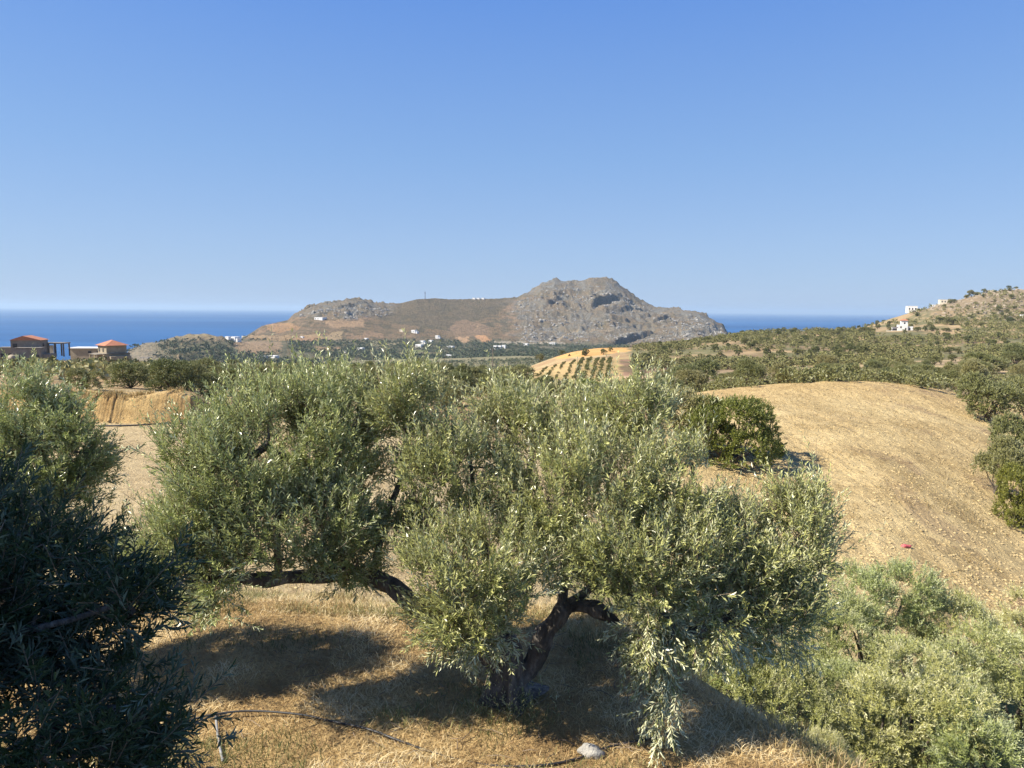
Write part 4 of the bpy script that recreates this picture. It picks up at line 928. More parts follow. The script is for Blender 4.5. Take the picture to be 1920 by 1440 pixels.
for (px, py, w, h, lab) in [(1055, 658, 15, 9, 'dark bush alone in the orange field'), (1098, 667, 18, 15, 'dark round tree at the lower edge of the orange field'), (1012, 672, 18, 16, 'dark tree at the left corner of the young orchard'),
                            (1132, 665, 14, 11, 'dark tree at the lower right edge of the orange field'), (1145, 659, 12, 9, 'dark tree on the right edge of the orange field'), (1067, 668, 6, 5, 'tiny bush near the foot of the orange field')]:
    put(px, py, w, h, lab, 330, 600, V_FAR, 'dark_tree')
hill = [(1822, 541, 16, 13, 'dark round tree standing on the shoulder below the hilltop'), (1846, 534, 9, 9, 'dark tree right of the round one on the hilltop shoulder'), (1832, 552, 14, 7, 'dark bush on the slope under the hilltop'), (1814, 546, 9, 6, 'small bush left of the hilltop shoulder'),
        (1893, 530, 10, 9, 'dark tree on the right side of the rocky hilltop'), (1905, 533, 9, 6, 'dark tree at the far right of the rocky hilltop'), (1782, 569, 14, 9, 'bush on the slope under the second white house'), (1762, 606, 20, 12, 'dark tree beside the dark bushy clump on the terraced hill'), (1783, 609, 26, 14, 'wide dark clump on the terraced hill'),
        (1717, 620, 12, 6, 'round shrub just right of the big pale house'), (1734, 621, 11, 11, 'tall shrub second from the pale house'), (1746, 621, 11, 6, 'low shrub third from the pale house'), (1756, 621, 8, 6, 'low shrub fourth from the pale house'), (1769, 621, 10, 6, 'low shrub fifth from the pale house'), (1779, 621, 10, 6, 'low shrub sixth from the pale house'), (1795, 621, 10, 6, 'low shrub last in the row from the pale house'),
        (1895, 607, 18, 12, 'round tree on the terraces at the right edge of the photo')]
for (px, py, w, h, lab) in hill: put(px, py, w, h, lab, 480, 880, V_FAR, 'hillside_tree')

for ri in range(9):
    ax, ay, bx, by = 1772 + ri * 17, 586 + ri * 1.2, 1796 + ri * 17, 600 + ri * 1.0
    for j in range(5):
        q = at(ax + (bx - ax) * j / 4, ay + (by - ay) * j / 4, 560, 860); s_h = rng.uniform(.6, .9)
        one_part('terrace_olive', V_YNG[int(rng.integers(3))], tuple(q - [0, 0, .1]), float(rng.uniform(0, 6.28)), s_h, s_h, f'terrace olive, {NTH[j]} down the {NTH[ri]} slanting row from the left on the right-hand hill', 'tree', 'olives in slanting rows on the hill')
# cypresses
cm = []
rgc = np.random.default_rng(3); zc = rgc.uniform(.1, 1, 500) ** 1.1; an = rgc.uniform(0, 6.28, 500); rr = .32 * np.sin(np.clip(zc, 0, 1) * math.pi * .97) ** .6 * rgc.uniform(.6, 1, 500)
pc = np.stack([np.cos(an) * rr, np.sin(an) * rr, zc * 4], 1); dc = unit(np.stack([np.cos(an) * .4, np.sin(an) * .4, np.ones(500)], 1))
v, f, t = leaves_on_shoots(pc, dc, .3, 5, .22, .08, rgc); cyc = mesh_obj('crown', v, f, M['leaf_far'], attrs={'tint': ('FLOAT', 'FACE', t)}, link=False).data
cyt = MB().tube([(0, 0, -.2), (0, 0, .6)], [.1, .08], 7).build('trunk', M['bark_far']); cytd = cyt.data; bpy.data.objects.remove(cyt)
for px, py, h, lab in ((1760, 672, 19, 'taller cypress on the tan flat below the pale house'), (1739, 673, 14, 'shorter cypress left of the taller one')):
    q = at(px, py, 180, 420); s = h * q[1] / F / 4.2; two_part_tree('cypress_tree', (cyc, cytd), tuple(q), .3, s, s, lab)

# ---- stuff: masses of trees too many to count
def gn_scatter(name, pts, scl, meshes, mat_hint=None, label=None, sz=1.0):
    """one object: points that carry copies of a few small tree meshes"""
    # real geometry joined in numpy: cheap trees, real mesh
    vs = []; fs = []; mi = []; ti = []; off = 0
    src = []
    for me in meshes:
        v = np.zeros(len(me.vertices) * 3, np.float32); me.vertices.foreach_get('co', v); v = v.reshape(-1, 3)
        tri = [];  m_ = []; t_ = np.zeros(len(me.polygons), np.float32); me.attributes['tint'].data.foreach_get('value', t_); tt = []
        for p_, q_ in zip(me.polygons, t_):
            w = list(p_.vertices)
            for k2 in range(1, len(w) - 1): tri.append((w[0], w[k2], w[k2 + 1])); m_.append(p_.material_index); tt.append(q_)
        tri = np.array(tri); m_ = np.array(m_); tt = np.array(tt)
        kp = m_ == 0; src.append((v, tri[kp], m_[kp], tt[kp]))
    pick = rng.integers(len(src), size=len(pts)); rot = rng.uniform(0, 6.28, len(pts))
    for j, (v, tri, m_, tt) in enumerate(src):
        s = pick == j; n = int(s.sum())
        if n == 0: continue
        c_, s_2 = np.cos(rot[s]), np.sin(rot[s]); S = scl[s][:, None]
        X = (v[None, :, 0] * c_[:, None] - v[None, :, 1] * s_2[:, None]) * S + pts[s, 0:1]; Yv = (v[None, :, 0] * s_2[:, None] + v[None, :, 1] * c_[:, None]) * S + pts[s, 1:2]; Z = v[None, :, 2] * S * sz + pts[s, 2:3]
        vs.append(np.stack([X, Yv, Z], -1).reshape(-1, 3)); fs.append((tri[None] + (np.arange(n) * len(v))[:, None, None]).reshape(-1, 3) + off); off += n * len(v)
        ti.append(np.clip(np.tile(tt, n) * .6 + np.repeat(rng.uniform(-.2, .5, n), len(tt)), 0, 1))
    o = mesh_obj(name, np.concatenate(vs), np.concatenate(fs), mat_hint or M['leaf_far'], attrs={'tint': ('FLOAT', 'FACE', np.concatenate(ti))})
    tag(o, label, 'grove', kind='stuff'); return o
def stuff_points(n, pxr, Yr, test, fn, far=False):
    u0 = (pxr[0] - 960) / F; u1 = (pxr[1] - 960) / F; Y = np.exp(rng.uniform(math.log(Yr[0]), math.log(Yr[1]), n)); x = rng.uniform(u0, u1, n) * Y; z = fn(x, Y)
    px, py = project(x, Y, z); k = test(px, py, x, Y, z); return np.stack([x, Y, z], 1)[k]
PATCH = [[(500, 609), (548, 606), (562, 617), (515, 623)], [(465, 630), (600, 628), (640, 636), (560, 641), (470, 637)], [(600, 600), (680, 596), (690, 612), (610, 614)], [(852, 632), (870, 631), (885, 641), (862, 642)], [(886, 629), (905, 628), (924, 640), (902, 643)], [(585, 650), (640, 652), (640, 657), (590, 656)], [(760, 656), (792, 656), (790, 662), (765, 663)], [(925, 640), (1050, 641), (1050, 645), (925, 645)], [(838, 618), (850, 604), (880, 600), (912, 612), (915, 628), (860, 632)]]
PATCH.append([(440, 640), (540, 640), (545, 655), (500, 664), (440, 662)])
def valley(px, py, x, Y, z):
    k = (z > SEA + 3) & ((py > 639) | ((py > 628) & (vnoise(x / 60, Y / 60, 5) > .72)) | ((px < 440) & (px > 290) & (vnoise(x / 40, Y / 40, 6) > .5) & (py > 636)))
    k &= ~((px < 300) & (vnoise(x / 25, Y / 25, 16) > .25))
    for p_ in PATCH: k &= ~inpoly(px, py, p_)
    return k & (vnoise(x / 90., Y / 90., 12) > .22)
pts = stuff_points(3600, (560, 1200), (620, 1010), lambda px, py, x, Y, z: (py > 640) & (vnoise(x / 60., Y / 60., 12) > .2), H); gn_scatter('valley_grove', pts, rng.uniform(.6, 1.2, len(pts)), V_TINY, M['leaf_valley'], label='olive groves on the near side of the valley floor')
pts = stuff_points(13000, (200, 1420), (1000, 1850), valley, H_all_far); gn_scatter('distant_grove', pts, rng.uniform(.8, 1.6, len(pts)), V_SPECK, M['leaf_valley'], label='grey-green olive groves covering the far valley floor')
def rightmass(px, py, x, Y, z):
    k = (py > 540) & (z > -60)
    for p_ in OPEN: k &= ~inpoly(px, py, p_)
    dens = fbm(x * .02, Y * .02, 3, 15) * .5 + .5
    ter = np.mod(z / 3.2, 1); 
    lim = np.where(px > 1660, .40, .42); lim = np.where(py < 575, .52, lim); lim = np.where((px > 1640) & (px < 1800) & (py > 611) & (py < 630), 2, lim)
    return k & (dens > lim) & ~((px > 1660) & (ter > .75))
pts = stuff_points(11000, (1185, 2000), (300, 870), rightmass, H); gn_scatter('scrub_woodland', pts, rng.uniform(.35, 1.05, len(pts)) * np.interp(pts[:, 1], [300, 800], [.75, 1.0]), V_TINY, label='scattered green scrub and small trees over the right-hand hills')
def leftmass(px, py, x, Y, z):
    k = (py - 2.3 * F / Y > np.interp(px, [0, 250, 300, 860, 985, 1000, 1160, 1200], [684, 682, 675, 676, 690, 712, 712, 690]))
    for p_ in OPEN: k &= ~inpoly(px, py, p_)
    return k
pts = stuff_points(900, (-80, 1200), (105, 250), leftmass, H); gn_scatter('ridge_scrub', pts, rng.uniform(.45, .85, len(pts)), V_TINY, M['leaf_mid'], label='low scrub filling the gaps between the olives on the ridge')
pts = stuff_points(430, (1220, 1980), (74, 210), lambda px, py, x, Y, z: (py > 690), H); gn_scatter('crest_scrub', pts, rng.uniform(.35, .8, len(pts)), V_BUSH, M['leaf_mid'], label='grey-green scrub massed behind the ploughed crest')
# plateau bushes round the ruins
pts = stuff_points(500, (-60, 420), (150, 214), lambda px, py, x, Y, z: (py - 1.6 * F / Y > np.interp(px, [0, 130, 160, 240, 300], [676, 676, 674, 678, 676])), H); gn_scatter('plateau_scrub', pts, rng.uniform(.35, .7, len(pts)), V_TINY, label='dark low scrub below the unfinished villas')
def mountscrub(px, py, x, Y, z): return (px > 440) & (px < 1360) & (py > 562) & (py < 650) & (vnoise(x / 70, Y / 70, 8) > .45) & (z > SEA + 8) & ~((px > 740) & (px < 950) & (py < 612))
pts = stuff_points(5200, (440, 1360), (1300, 2600), mountscrub, H_all_far); gn_scatter('mountain_scrub', pts, rng.uniform(.35, .9, len(pts)), V_TINY, M['leaf_scrub'], label='dark scrub dotted over the rocky headland')

# ---- boulders on the headland and hilltop, as one stony mass
ico_v = np.array([(0, 0, 1), (.894, 0, .447), (.276, .851, .447), (-.724, .526, .447), (-.724, -.526, .447), (.276, -.851, .447), (.724, .526, -.447), (-.276, .851, -.447), (-.894, 0, -.447), (-.276, -.851, -.447), (.724, -.526, -.447), (0, 0, -1)])
ico_f = np.array([(0, 1, 2), (0, 2, 3), (0, 3, 4), (0, 4, 5), (0, 5, 1), (1, 6, 2), (2, 7, 3), (3, 8, 4), (4, 9, 5), (5, 10, 1), (2, 6, 7), (3, 7, 8), (4, 8, 9), (5, 9, 10), (1, 10, 6), (6, 11, 7), (7, 11, 8), (8, 11, 9), (9, 11, 10), (10, 11, 6)])
def rocks(name, pts, scl, mat, label, flat=.7, cat='rocks', sink=.3, jit=.28):
    n = len(pts); v = ico_v[None] * (1 + rng.normal(0, jit, (n, 12, 1))) * scl[:, None, None] * (np.array([1, 1, flat]) * rng.uniform(.7, 1.3, (n, 1, 3)))
    a = rng.uniform(0, 6.28, n); c_, s_2 = np.cos(a)[:, None], np.sin(a)[:, None]
    v = np.stack([v[..., 0] * c_ - v[..., 1] * s_2, v[..., 0] * s_2 + v[..., 1] * c_, v[..., 2]], -1) + pts[:, None] - np.array([0, 0, 1]) * (scl * flat * sink)[:, None, None]
    f = (ico_f[None] + (np.arange(n) * 12)[:, None, None]).reshape(-1, 3)
    o = mesh_obj(name, v.reshape(-1, 3), f, mat); tag(o, label, cat, kind='stuff'); return o
def rocktest(px, py, x, Y, z): return (rocky(px, py) > .5) & (z > SEA + 4) & (Y < YR(px) - 70) & (vnoise(x / 60, Y / 60, 3) > .35)
pts = stuff_points(6500, (540, 1360), (1850, 2560), rocktest, H_all_far); rocks('headland_boulders', pts, rng.uniform(1.5, 6.5, len(pts)) * rng.uniform(.5, 1, len(pts)), M['greyrock'], 'grey limestone crags scattered over the headland', flat=.8)
pts = stuff_points(600, (1740, 1960), (700, 870), lambda px, py, x, Y, z: (py < 580 + 40 * vnoise(x / 10, Y / 10, 2)) & (z > -30), H); rocks('hilltop_boulders', pts, rng.uniform(.6, 2.6, len(pts)), plain('tan_rock', (.29, .235, .165), .9, .3, .3, .8, .2), 'tan boulders on the top of the right-hand hill', flat=.7)
# clods on the ploughed slope
pts = stuff_points(10000, (1230, 1960), (25, 77), lambda px, py, x, Y, z: (px > 1240), H); rocks('soil_clods', pts, rng.uniform(.03, .09, len(pts)) * rng.uniform(.6, 1.2, len(pts)), M['clod'], 'dry clay clods turned up on the ploughed slope', flat=.65, cat='soil', sink=.1)
pts = stuff_points(3500, (-60, 900), (17, 50), lambda px, py, x, Y, z: px > -100, H); rocks('field_clods', pts, rng.uniform(.02, .07, len(pts)), M['clod'], 'small clods on the pale bare field', flat=.6, cat='soil', sink=.1)

# ------------------------------------------------------------------ grass and weeds
def blades(name, x, y, hgt, width, lean, green, label, mat, zoff=0.0, n_seg=1, tint=None):
    n = len(x); z = H(x, y) + zoff; a = rng.uniform(0, 6.28, n); d = np.stack([np.cos(a) * lean, np.sin(a) * lean, np.sqrt(np.maximum(0, 1 - lean ** 2))], 1)
    a2 = rng.uniform(0, 6.28, n); s = np.stack([np.cos(a2), np.sin(a2), np.zeros(n)], 1) * (width / 2)[:, None]; p = np.stack([x, y, z], 1)
    m = p + d * (hgt * .5)[:, None]; tip = p + d * hgt[:, None] + np.stack([np.cos(a) * .25, np.sin(a) * .25, -.15 * np.ones(n)], 1) * hgt[:, None]
    V = np.stack([p - s, p + s, m + s * .8, m - s * .8, tip], 1).reshape(-1, 3); k = np.arange(n) * 5
    Fc = np.concatenate([np.stack([k, k + 1, k + 2], 1), np.stack([k, k + 2, k + 3], 1), np.stack([k + 3, k + 2, k + 4], 1)])
    t = rng.uniform(0, 1, n) if tint is None else tint
    o = mesh_obj(name, V, Fc, mat, attrs={'tint': ('FLOAT', 'POINT', np.repeat(t, 5)), 'green': ('FLOAT', 'POINT', np.repeat(green, 5))}); tag(o, label, 'grass', kind='stuff'); return o
n = 110000; y = rng.uniform(6.3, 12.6, n); x = rng.uniform(-.8, .75, n) * y
k = (y - rim_y(x)) < .9; x, y = x[k], y[k]; n = len(x)
pn = fbm(x * 1.3, y * 1.3, 3, 101) * .5 + .5; gp = ss(.60, .72, fbm(x * .8 + 5, y * .8, 3, 103) * .5 + .5)
gp = np.maximum(gp, np.exp(-((x - .9) ** 2 / .5 + (y - 7.15) ** 2 / .05)) * 1.0); gp = np.maximum(gp, .9 * np.exp(-((x + 3.6) ** 2 / .8 + (y - 10.3) ** 2 / .15)))
lean = np.clip(rng.normal(.80, .18, n), .1, .99); isg = rng.uniform(0, 1, n) < gp * .6
lean = np.where(isg, rng.uniform(.1, .6, n), lean)
blades('dry_grass', x, y, rng.uniform(.05, .17, n) * (.5 + 1.0 * pn), rng.uniform(.005, .010, n), lean, isg.astype(float), 'flattened golden dry grass on the terrace under the big olive', M['straw'], tint=np.clip((pn - .5) * 2.2 + .5 + rng.normal(0, .25, n), 0, 1))
# weeds along the back rim and the straw edge at right
n = 26000; x = rng.uniform(-9, 4.5, n); y = rim_y(x) + rng.uniform(-.5, 2.2, n) * np.where(x > 1, 1.3, 1); pn = fbm(x * .9, y * .9, 3, 107) * .5 + .5
k = pn > .36; x, y, pn = x[k], y[k], pn[k]; n = len(x)
blades('rim_weeds', x, y, rng.uniform(.08, .30, n) * (.3 + pn), rng.uniform(.005, .012, n), rng.uniform(.05, .55, n), np.clip(((pn - .40) * 3.0 + rng.normal(0, .25, n)) * np.where(x > 1.2, .25, 1), 0, 1), 'green and straw weeds along the edge of the terrace', M['straw'])
n = 16000; x = rng.uniform(-22, 8, n); y = rng.uniform(14, 30, n); pn = fbm(x * .35, y * .35, 3, 109) * .5 + .5; k = (pn > .5) & ((y - rim_y(x)) > 1.5); x, y = x[k], y[k]; n = len(x)
blades('slope_weeds', x, y, rng.uniform(.08, .3, n), rng.uniform(.012, .025, n), rng.uniform(.05, .6, n), rng.uniform(0, 1, n), 'patchy weeds on the slope below the terrace', M['straw'])
pts = stuff_points(14000, (1400, 1960), (28, 80), lambda px, py, x, Y, z: (fbm(x * .3, Y * .3, 3, 111) * .5 + .5 > .56), H); n = len(pts)
blades('slope_tufts', pts[:, 0], pts[:, 1], rng.uniform(.08, .28, n), rng.uniform(.02, .04, n), rng.uniform(.1, .8, n), rng.uniform(0, .5, n), 'dry grey-brown tufts on the ploughed slope', M['straw'], tint=rng.uniform(0, .35, n))

n = 5200; x = rng.uniform(-42, -17, n); y = bank_y(x, px_of(x / 51.)) + .9 + np.abs(rng.normal(0, 1.3, n)); k = fbm(x * .4, y * .4, 3, 113) > -.1; x, y = x[k], y[k]; n = len(x)
blades('bank_top_weeds', x, y, rng.uniform(.15, .5, n), rng.uniform(.03, .06, n), rng.uniform(.1, .7, n), rng.uniform(0, .5, n), 'dry weeds along the top edge of the dug bank', M['straw'], tint=rng.uniform(0, .5, n))
# ------------------------------------------------------------------ hoses, pipe, stones, litter
def on(px, py, lift=0.0):
    u, t = ray(px, py); ys = np.linspace(5, 13, 1200); hz_ = H(float(u) * ys, ys); d = CAMZ + float(t) * ys - hz_; k = np.where(d <= 0)[0][0]; return Vector((float(u) * ys[k], ys[k], float(hz_[k]) + lift))
def smooth_line(pts, m=8):
    out = []; n = len(pts)
    for i in range(n - 1):
        p0, p1, p2, p3 = pts[max(i - 1, 0)], pts[i], pts[i + 1], pts[min(i + 2, n - 1)]
        for j in range(m):
            t = j / m; out.append(.5 * ((2 * p1) + (p2 - p0) * t + (2 * p0 - 5 * p1 + 4 * p2 - p3) * t * t + (3 * p1 - p0 - 3 * p2 + p3) * t ** 3))
    out.append(pts[-1]); return out
hl = smooth_line([on(a, b, c_) for a, b, c_ in ((330, 1362, .03), (400, 1350, .07), (470, 1345, .08), (560, 1347, .05), (620, 1357, .03), (690, 1375, .05), (740, 1392, .04), (800, 1408, .005), (860, 1424, -.01), (930, 1437, .005), (1010, 1439, .02), (1075, 1428, .02), (1140, 1406, .03), (1200, 1396, .045), (1250, 1386, .045))])
tag(MB().tube(hl, .013, 9).build('irrigation_hose', M['hose'], smooth=True), 'black irrigation hose curving across the dry grass in front of the big olive', 'hose')
pl_ = smooth_line([on(405, 1349, .05), on(408, 1380, .04), on(412, 1405, .04), on(418, 1432, .03)])
tag(MB().tube(pl_, .015, 9).build('grey_pipe', M['pipe'], smooth=True), 'short grey pipe lying in the grass at right angles to the black hose', 'pipe')
hb2 = smooth_line([Vector(tuple(at(a, b, 30, 60))) + Vector((0, 0, .06)) for a, b in ((180, 800), (250, 799), (320, 795), (360, 797), (400, 800))])
tag(MB().tube(hb2, .05, 6).build('irrigation_pipe', M['hose'], smooth=True), 'black pipe lying along the foot of the earth bank', 'pipe')

def rock(name, p, r, mat, label, cat, seed, sub=3):
    import bmesh
    bm = bmesh.new(); bmesh.ops.create_icosphere(bm, subdivisions=sub, radius=1)
    for v in bm.verts:
        n_ = mnoise.fractal(v.co * 1.3 + Vector((seed, 0, 0)), 1, 2, 4); v.co *= 1 + .35 * n_; v.co = Vector((v.co.x * r[0], v.co.y * r[1], v.co.z * r[2]))
    me = bpy.data.meshes.new(name); bm.to_mesh(me); bm.free(); me.materials.append(mat); me.polygons.foreach_set('use_smooth', [True] * len(me.polygons))
    o = bpy.data.objects.new(name, me); C.objects.link(o); o.location = p; tag(o, label, cat); return o
o = rock('rock', on(1108, 1416, .03), (.14, .09, .075), M['rock'], 'pale rounded rock in the grass beside the hose, right of the trunk', 'rock', 4); o.rotation_euler = (0, .1, -.35)
q = at(1698, 1026, 24, 60)
lit = rock('plastic_litter', Vector(tuple(q)) + Vector((0, 0, .05)), (.26, .12, .08), M['red'], 'crumpled red plastic litter lying on the ploughed slope', 'litter', 9, 3)
tw_ = MB(); rt_ = np.random.default_rng(5)
for _ in range(170):
    y0 = rt_.uniform(7.0, 11.3); x0 = rt_.uniform(-.5, .32) * y0
    if y0 > rim_y(x0) - .2: continue
    a_ = rt_.uniform(0, 6.28); L_ = rt_.uniform(.08, .38); z0 = float(H(x0, y0)) + .035; b_ = a_ + rt_.normal(0, .5)
    p0 = (x0, y0, z0); p1 = (x0 + math.cos(a_) * L_ * .5, y0 + math.sin(a_) * L_ * .5, z0 + .02); p2 = (p1[0] + math.cos(b_) * L_ * .5, p1[1] + math.sin(b_) * L_ * .5, z0 + rt_.uniform(0, .05))
    tw_.tube([p0, p1, p2], [.006, .005, .002], 4, False)
tag(tw_.build('fallen_twigs', M['twig']), 'dry fallen twigs scattered in the straw under the big olive', 'twigs', kind='stuff')
# root crown straw round the trunk handled by dry_grass; a few basal suckers
rs_ = np.random.default_rng(77); ps = np.array(hb) + np.stack([rs_.normal(0, .22, 90), rs_.normal(-.15, .18, 90), np.full(90, .02)], 1)
ps[:, 2] = H(ps[:, 0], ps[:, 1]); v, f, t = leaves_on_shoots(ps, unit(rs_.normal(0, .35, (90, 3)) + [0, -.1, 1]), rs_.uniform(.12, .3, 90), 8, .06, .014, rs_)
o = mesh_obj('basal_shoots', v, f, M['leaf'], attrs={'tint': ('FLOAT', 'FACE', t)}); tag(o, 'young olive suckers sprouting round the foot of the big trunk', 'shoots', kind='stuff')

# ------------------------------------------------------------------ utility pole, mast
def pole(px, py, hpx, ymin, ymax, lab):
    q = at(px, py, ymin, ymax); h = hpx * q[1] / F; r = empty('utility_pole', tuple(q)); tag(r, lab, 'utility pole')
    MB().tube([(0, 0, -.5), (0, 0, h)], [.17, .12], 8).build('shaft', M['wood'], r)
    MB().box(-.8, .8, -.06, .06, h - .75, h - .6).build('crossarm', M['wood'], r)
    for s in (-.7, 0, .7): MB().tube([(s, 0, h - .6), (s, 0, h - .3)], .07, 6).build('insulator', M['white'], r)
    return r
pole(924, 680, 54, 150, 300, 'tall wooden utility pole rising from the olives left of the orange field')
q = ground_at(797, 562, 2000, 2600, True); h = 15 * q[1] / F; r = empty('radio_mast', tuple(q)); tag(r, 'thin lattice radio mast on the brown hilltop', 'radio mast')
mb = MB()
for a in range(3):
    w = a * 2.094; mb.tube([(math.cos(w) * 1.2, math.sin(w) * 1.2, -3), (math.cos(w) * .5, math.sin(w) * .5, h)], .42, 5)
mb.build('mast_legs', M['metal'], r)
for k in range(9):
    z0 = h * k / 9; z1 = h * (k + 1) / 9; mb = MB()
    for a in range(3):
        w = a * 2.094; w2 = (a + 1) * 2.094; mb.tube([(math.cos(w) * 1.0, math.sin(w) * 1.0, z0), (math.cos(w2) * .9, math.sin(w2) * .9, z1)], .14, 4)
    mb.build('lattice_brace', M['metal'], r)
MB().box(-2.2, 2.2, -.6, .6, h - 5, h - 3.4).build('antenna', M['metal'], r)

# ------------------------------------------------------------------ buildings
def opening(parent, x, y, z, w, h, face, mat_p=None, frame=True, arch=False):
    """window or door on a face: '-y', '+x', '-x'"""
    d = .05
    if face == '-y': fr = (x - w / 2 - .1, x + w / 2 + .1, y - .06, y + .02, z - .1, z + h + .1); pn = (x - w / 2, x + w / 2, y - .09, y - .062, z, z + h)
    elif face == '-x': fr = (x - .06, x + .02, y - w / 2 - .1, y + w / 2 + .1, z - .1, z + h + .1); pn = (x - .09, x - .062, y - w / 2, y + w / 2, z, z + h)
    else: fr = (x - .02, x + .06, y - w / 2 - .1, y + w / 2 + .1, z - .1, z + h + .1); pn = (x + .062, x + .09, y - w / 2, y + w / 2, z, z + h)
    wn_ = MB().box(*fr).build('window', M['frame'] if frame else M['concrete'], parent)
    p = MB().box(*pn)
    if arch:
        n0 = len(p.v)
        yy = pn[2]; ring = [(x + w / 2 * math.cos(a * math.pi / 8), yy, z + h + w / 2 * math.sin(a * math.pi / 8)) for a in range(9)]
        p.v += ring + [(a, b + .03, c_) for a, b, c_ in ring]; p.f.append(tuple(n0 + i for i in range(9)))
    p.build('pane', mat_p or M['glass'], wn_)
def block_house(name, loc, rz, blocks, label, wins=(), roofs=(), wall=None, extra=None, group=None, cat='house'):
    r = empty(name, loc, rz); tag(r, label, cat, group)
    for (x0, x1, y0, y1, z0, z1) in blocks: MB().box(x0, x1, y0, y1, z0, z1).build('wall', wall or M['white'], r)
    for w in wins: opening(r, *w)
    for rf in roofs:
        MB().hip(*rf).build('roof', M['roof'], r)
    return r
# unfinished villa with the red hipped roof (left)
Yb = 214.0
def spot(px, py, Y): p = P(px, py, Y); return p
q = spot(205, 679, Yb); 
r = block_house('unfinished_villa', (q[0], Yb, q[2]), R(-38),
  [(-3.6, 4.2, -3.2, 5.0, -2, 3.0), (-2.9, 3.6, -2.2, 4.2, 3.0, 5.6), (4.2, 6.2, -2.0, 4.5, -2, 2.2), (-6.0, -3.6, -1.5, 3.5, -2, 2.0)],
  'unfinished stone villa with an orange hipped roof and arched openings, left of the far groves',
  [(-1.6, -3.2, .0, 1.1, 1.6, '-y', M['dark'], False, True), (.8, -3.2, .0, 1.1, 1.6, '-y', M['dark'], False, True), (-1.8, -2.2, 3.6, .8, 1.1, '-y', M['dark'], False), (1.2, -2.2, 3.6, .8, 1.1, '-y', M['dark'], False),
   (-3.6, 1.2, .6, 1.0, 1.5, '-x', M['dark'], False), (-2.9, 1.0, 3.6, .8, 1.2, '-x', M['dark'], False), (-3.6, -1.4, .6, .9, 1.5, '-x', M['dark'], False)],
  [(-3.6, 4.3, -2.9, 4.9, 5.6, 7.3, 3.4)], M['stonewall'])
MB().box(-3.9, 4.5, -3.5, 5.3, 2.9, 3.05).build('floor_slab', M['concrete'], r)
for xx in (-3.2, -.4, 2.2): MB().box(xx, xx + .3, -4.8, -4.5, -2, 2.9).build('column', M['stonewall'], r)
MB().box(-3.5, 2.8, -5.0, -3.2, 2.75, 2.9 - .02).build('balcony_slab', M['concrete'], r)
r.scale = (.9, .9, .92)
# long low flat roof behind it
q = spot(160, 663, 240); r = block_house('low_annex', (q[0], 240, q[2] - .3), R(2), [(-5, 6, 0, 5, -3, 2.0)], 'long low flat-roofed building left of the orange-roofed villa', [(4.4, 0, .2, 1, 1, '-y', M['dark'], False), (1.5, 0, .2, 1, 1, '-y', M['dark'], False)], [], M['stonewall'], cat='building')
MB().box(-5.4, 6.4, -.4, 5.4, 2.002, 2.35).build('roof', M['white'], r)
# big unfinished concrete villa at far left
q = spot(55, 676, 205)
q = q + np.array([-.6, 0, -.1])
r = block_house('unfinished_villa', (q[0], 205, q[2]), R(14), [(-4.8, 3.6, 1.0, 7.5, -1, 6.6), (-2.0, 5.2, -3.6, 1.0, -1, 4.2), (-9.0, -4.8, 2.0, 6.0, -1, 4.3), (5.2, 7.4, -2.2, 3.0, -1, 2.2)],
  'large grey unfinished concrete villa with a low orange roof at the left edge', [(4.3, -3.6, .5, .9, 1.6, '-y', M['dark'], False), (-3.6, 1.0, 4.3, 1.3, 1.2, '-y', M['dark'], False), (-5.6, 2.0, .5, 1.1, 1.8, '-y', M['dark'], False), (-7.6, 2.0, .5, 1.1, 1.8, '-y', M['dark'], False), (3.6, 3.5, 4.4, 1.0, 1.2, '+x', M['dark'], False)], [], M['concrete'])
mb = MB(); n0 = 0; mb.v = [(-5.2, .7, 6.6), (4.0, .7, 6.6), (4.0, 7.8, 6.6), (-5.2, 7.8, 6.6), (-1.2, .7, 8.0), (-1.2, 7.8, 8.0)]; mb.f = [(0, 1, 4), (1, 2, 5, 4), (2, 3, 5), (3, 0, 4, 5), (0, 3, 2, 1)]
mb.build('roof', M['roof'], r)
st = MB()
for k in range(9): st.box(-5.4 + k * .38, -5.0 + k * .38, -3.0, -1.2, -1, .4 + k * .36)
st.build('stairs', M['concrete_dark'], r)
MB().box(-2.1, 5.3, -3.7, 1.0, 4.203, 4.4).build('floor_slab', M['concrete_dark'], r)
r.scale = (.9, .9, .9)
# concrete frame beside it
q = spot(98, 661, 212); r = empty('concrete_frame', (q[0], 212, q[2]), R(8)); tag(r, 'open concrete post-and-beam frame right of the grey unfinished villa', 'structure')
for xx in (-3.2, -.9, 1.0, 3.2):
    for yy in (0, 3.6): MB().box(xx - .16, xx + .16, yy - .16, yy + .16, -1.2, 2.6).build('column', M['concrete'] if xx < 1 else M['concrete_dark'], r)
MB().box(-3.5, 3.5, -.25, 3.9, 2.602, 2.95).build('roof_slab', M['concrete'], r)
MB().box(-3.0, -1.1, 3.2, 3.4, -1.2, 2.0).build('wall', M['white'], r)
rock('rubble_heap', Vector(tuple(spot(25, 672, 200))), (1.6, 1.6, 1.0), M['stonewall'], 'pale heap of rubble in front of the grey unfinished villa', 'rubble', 6)

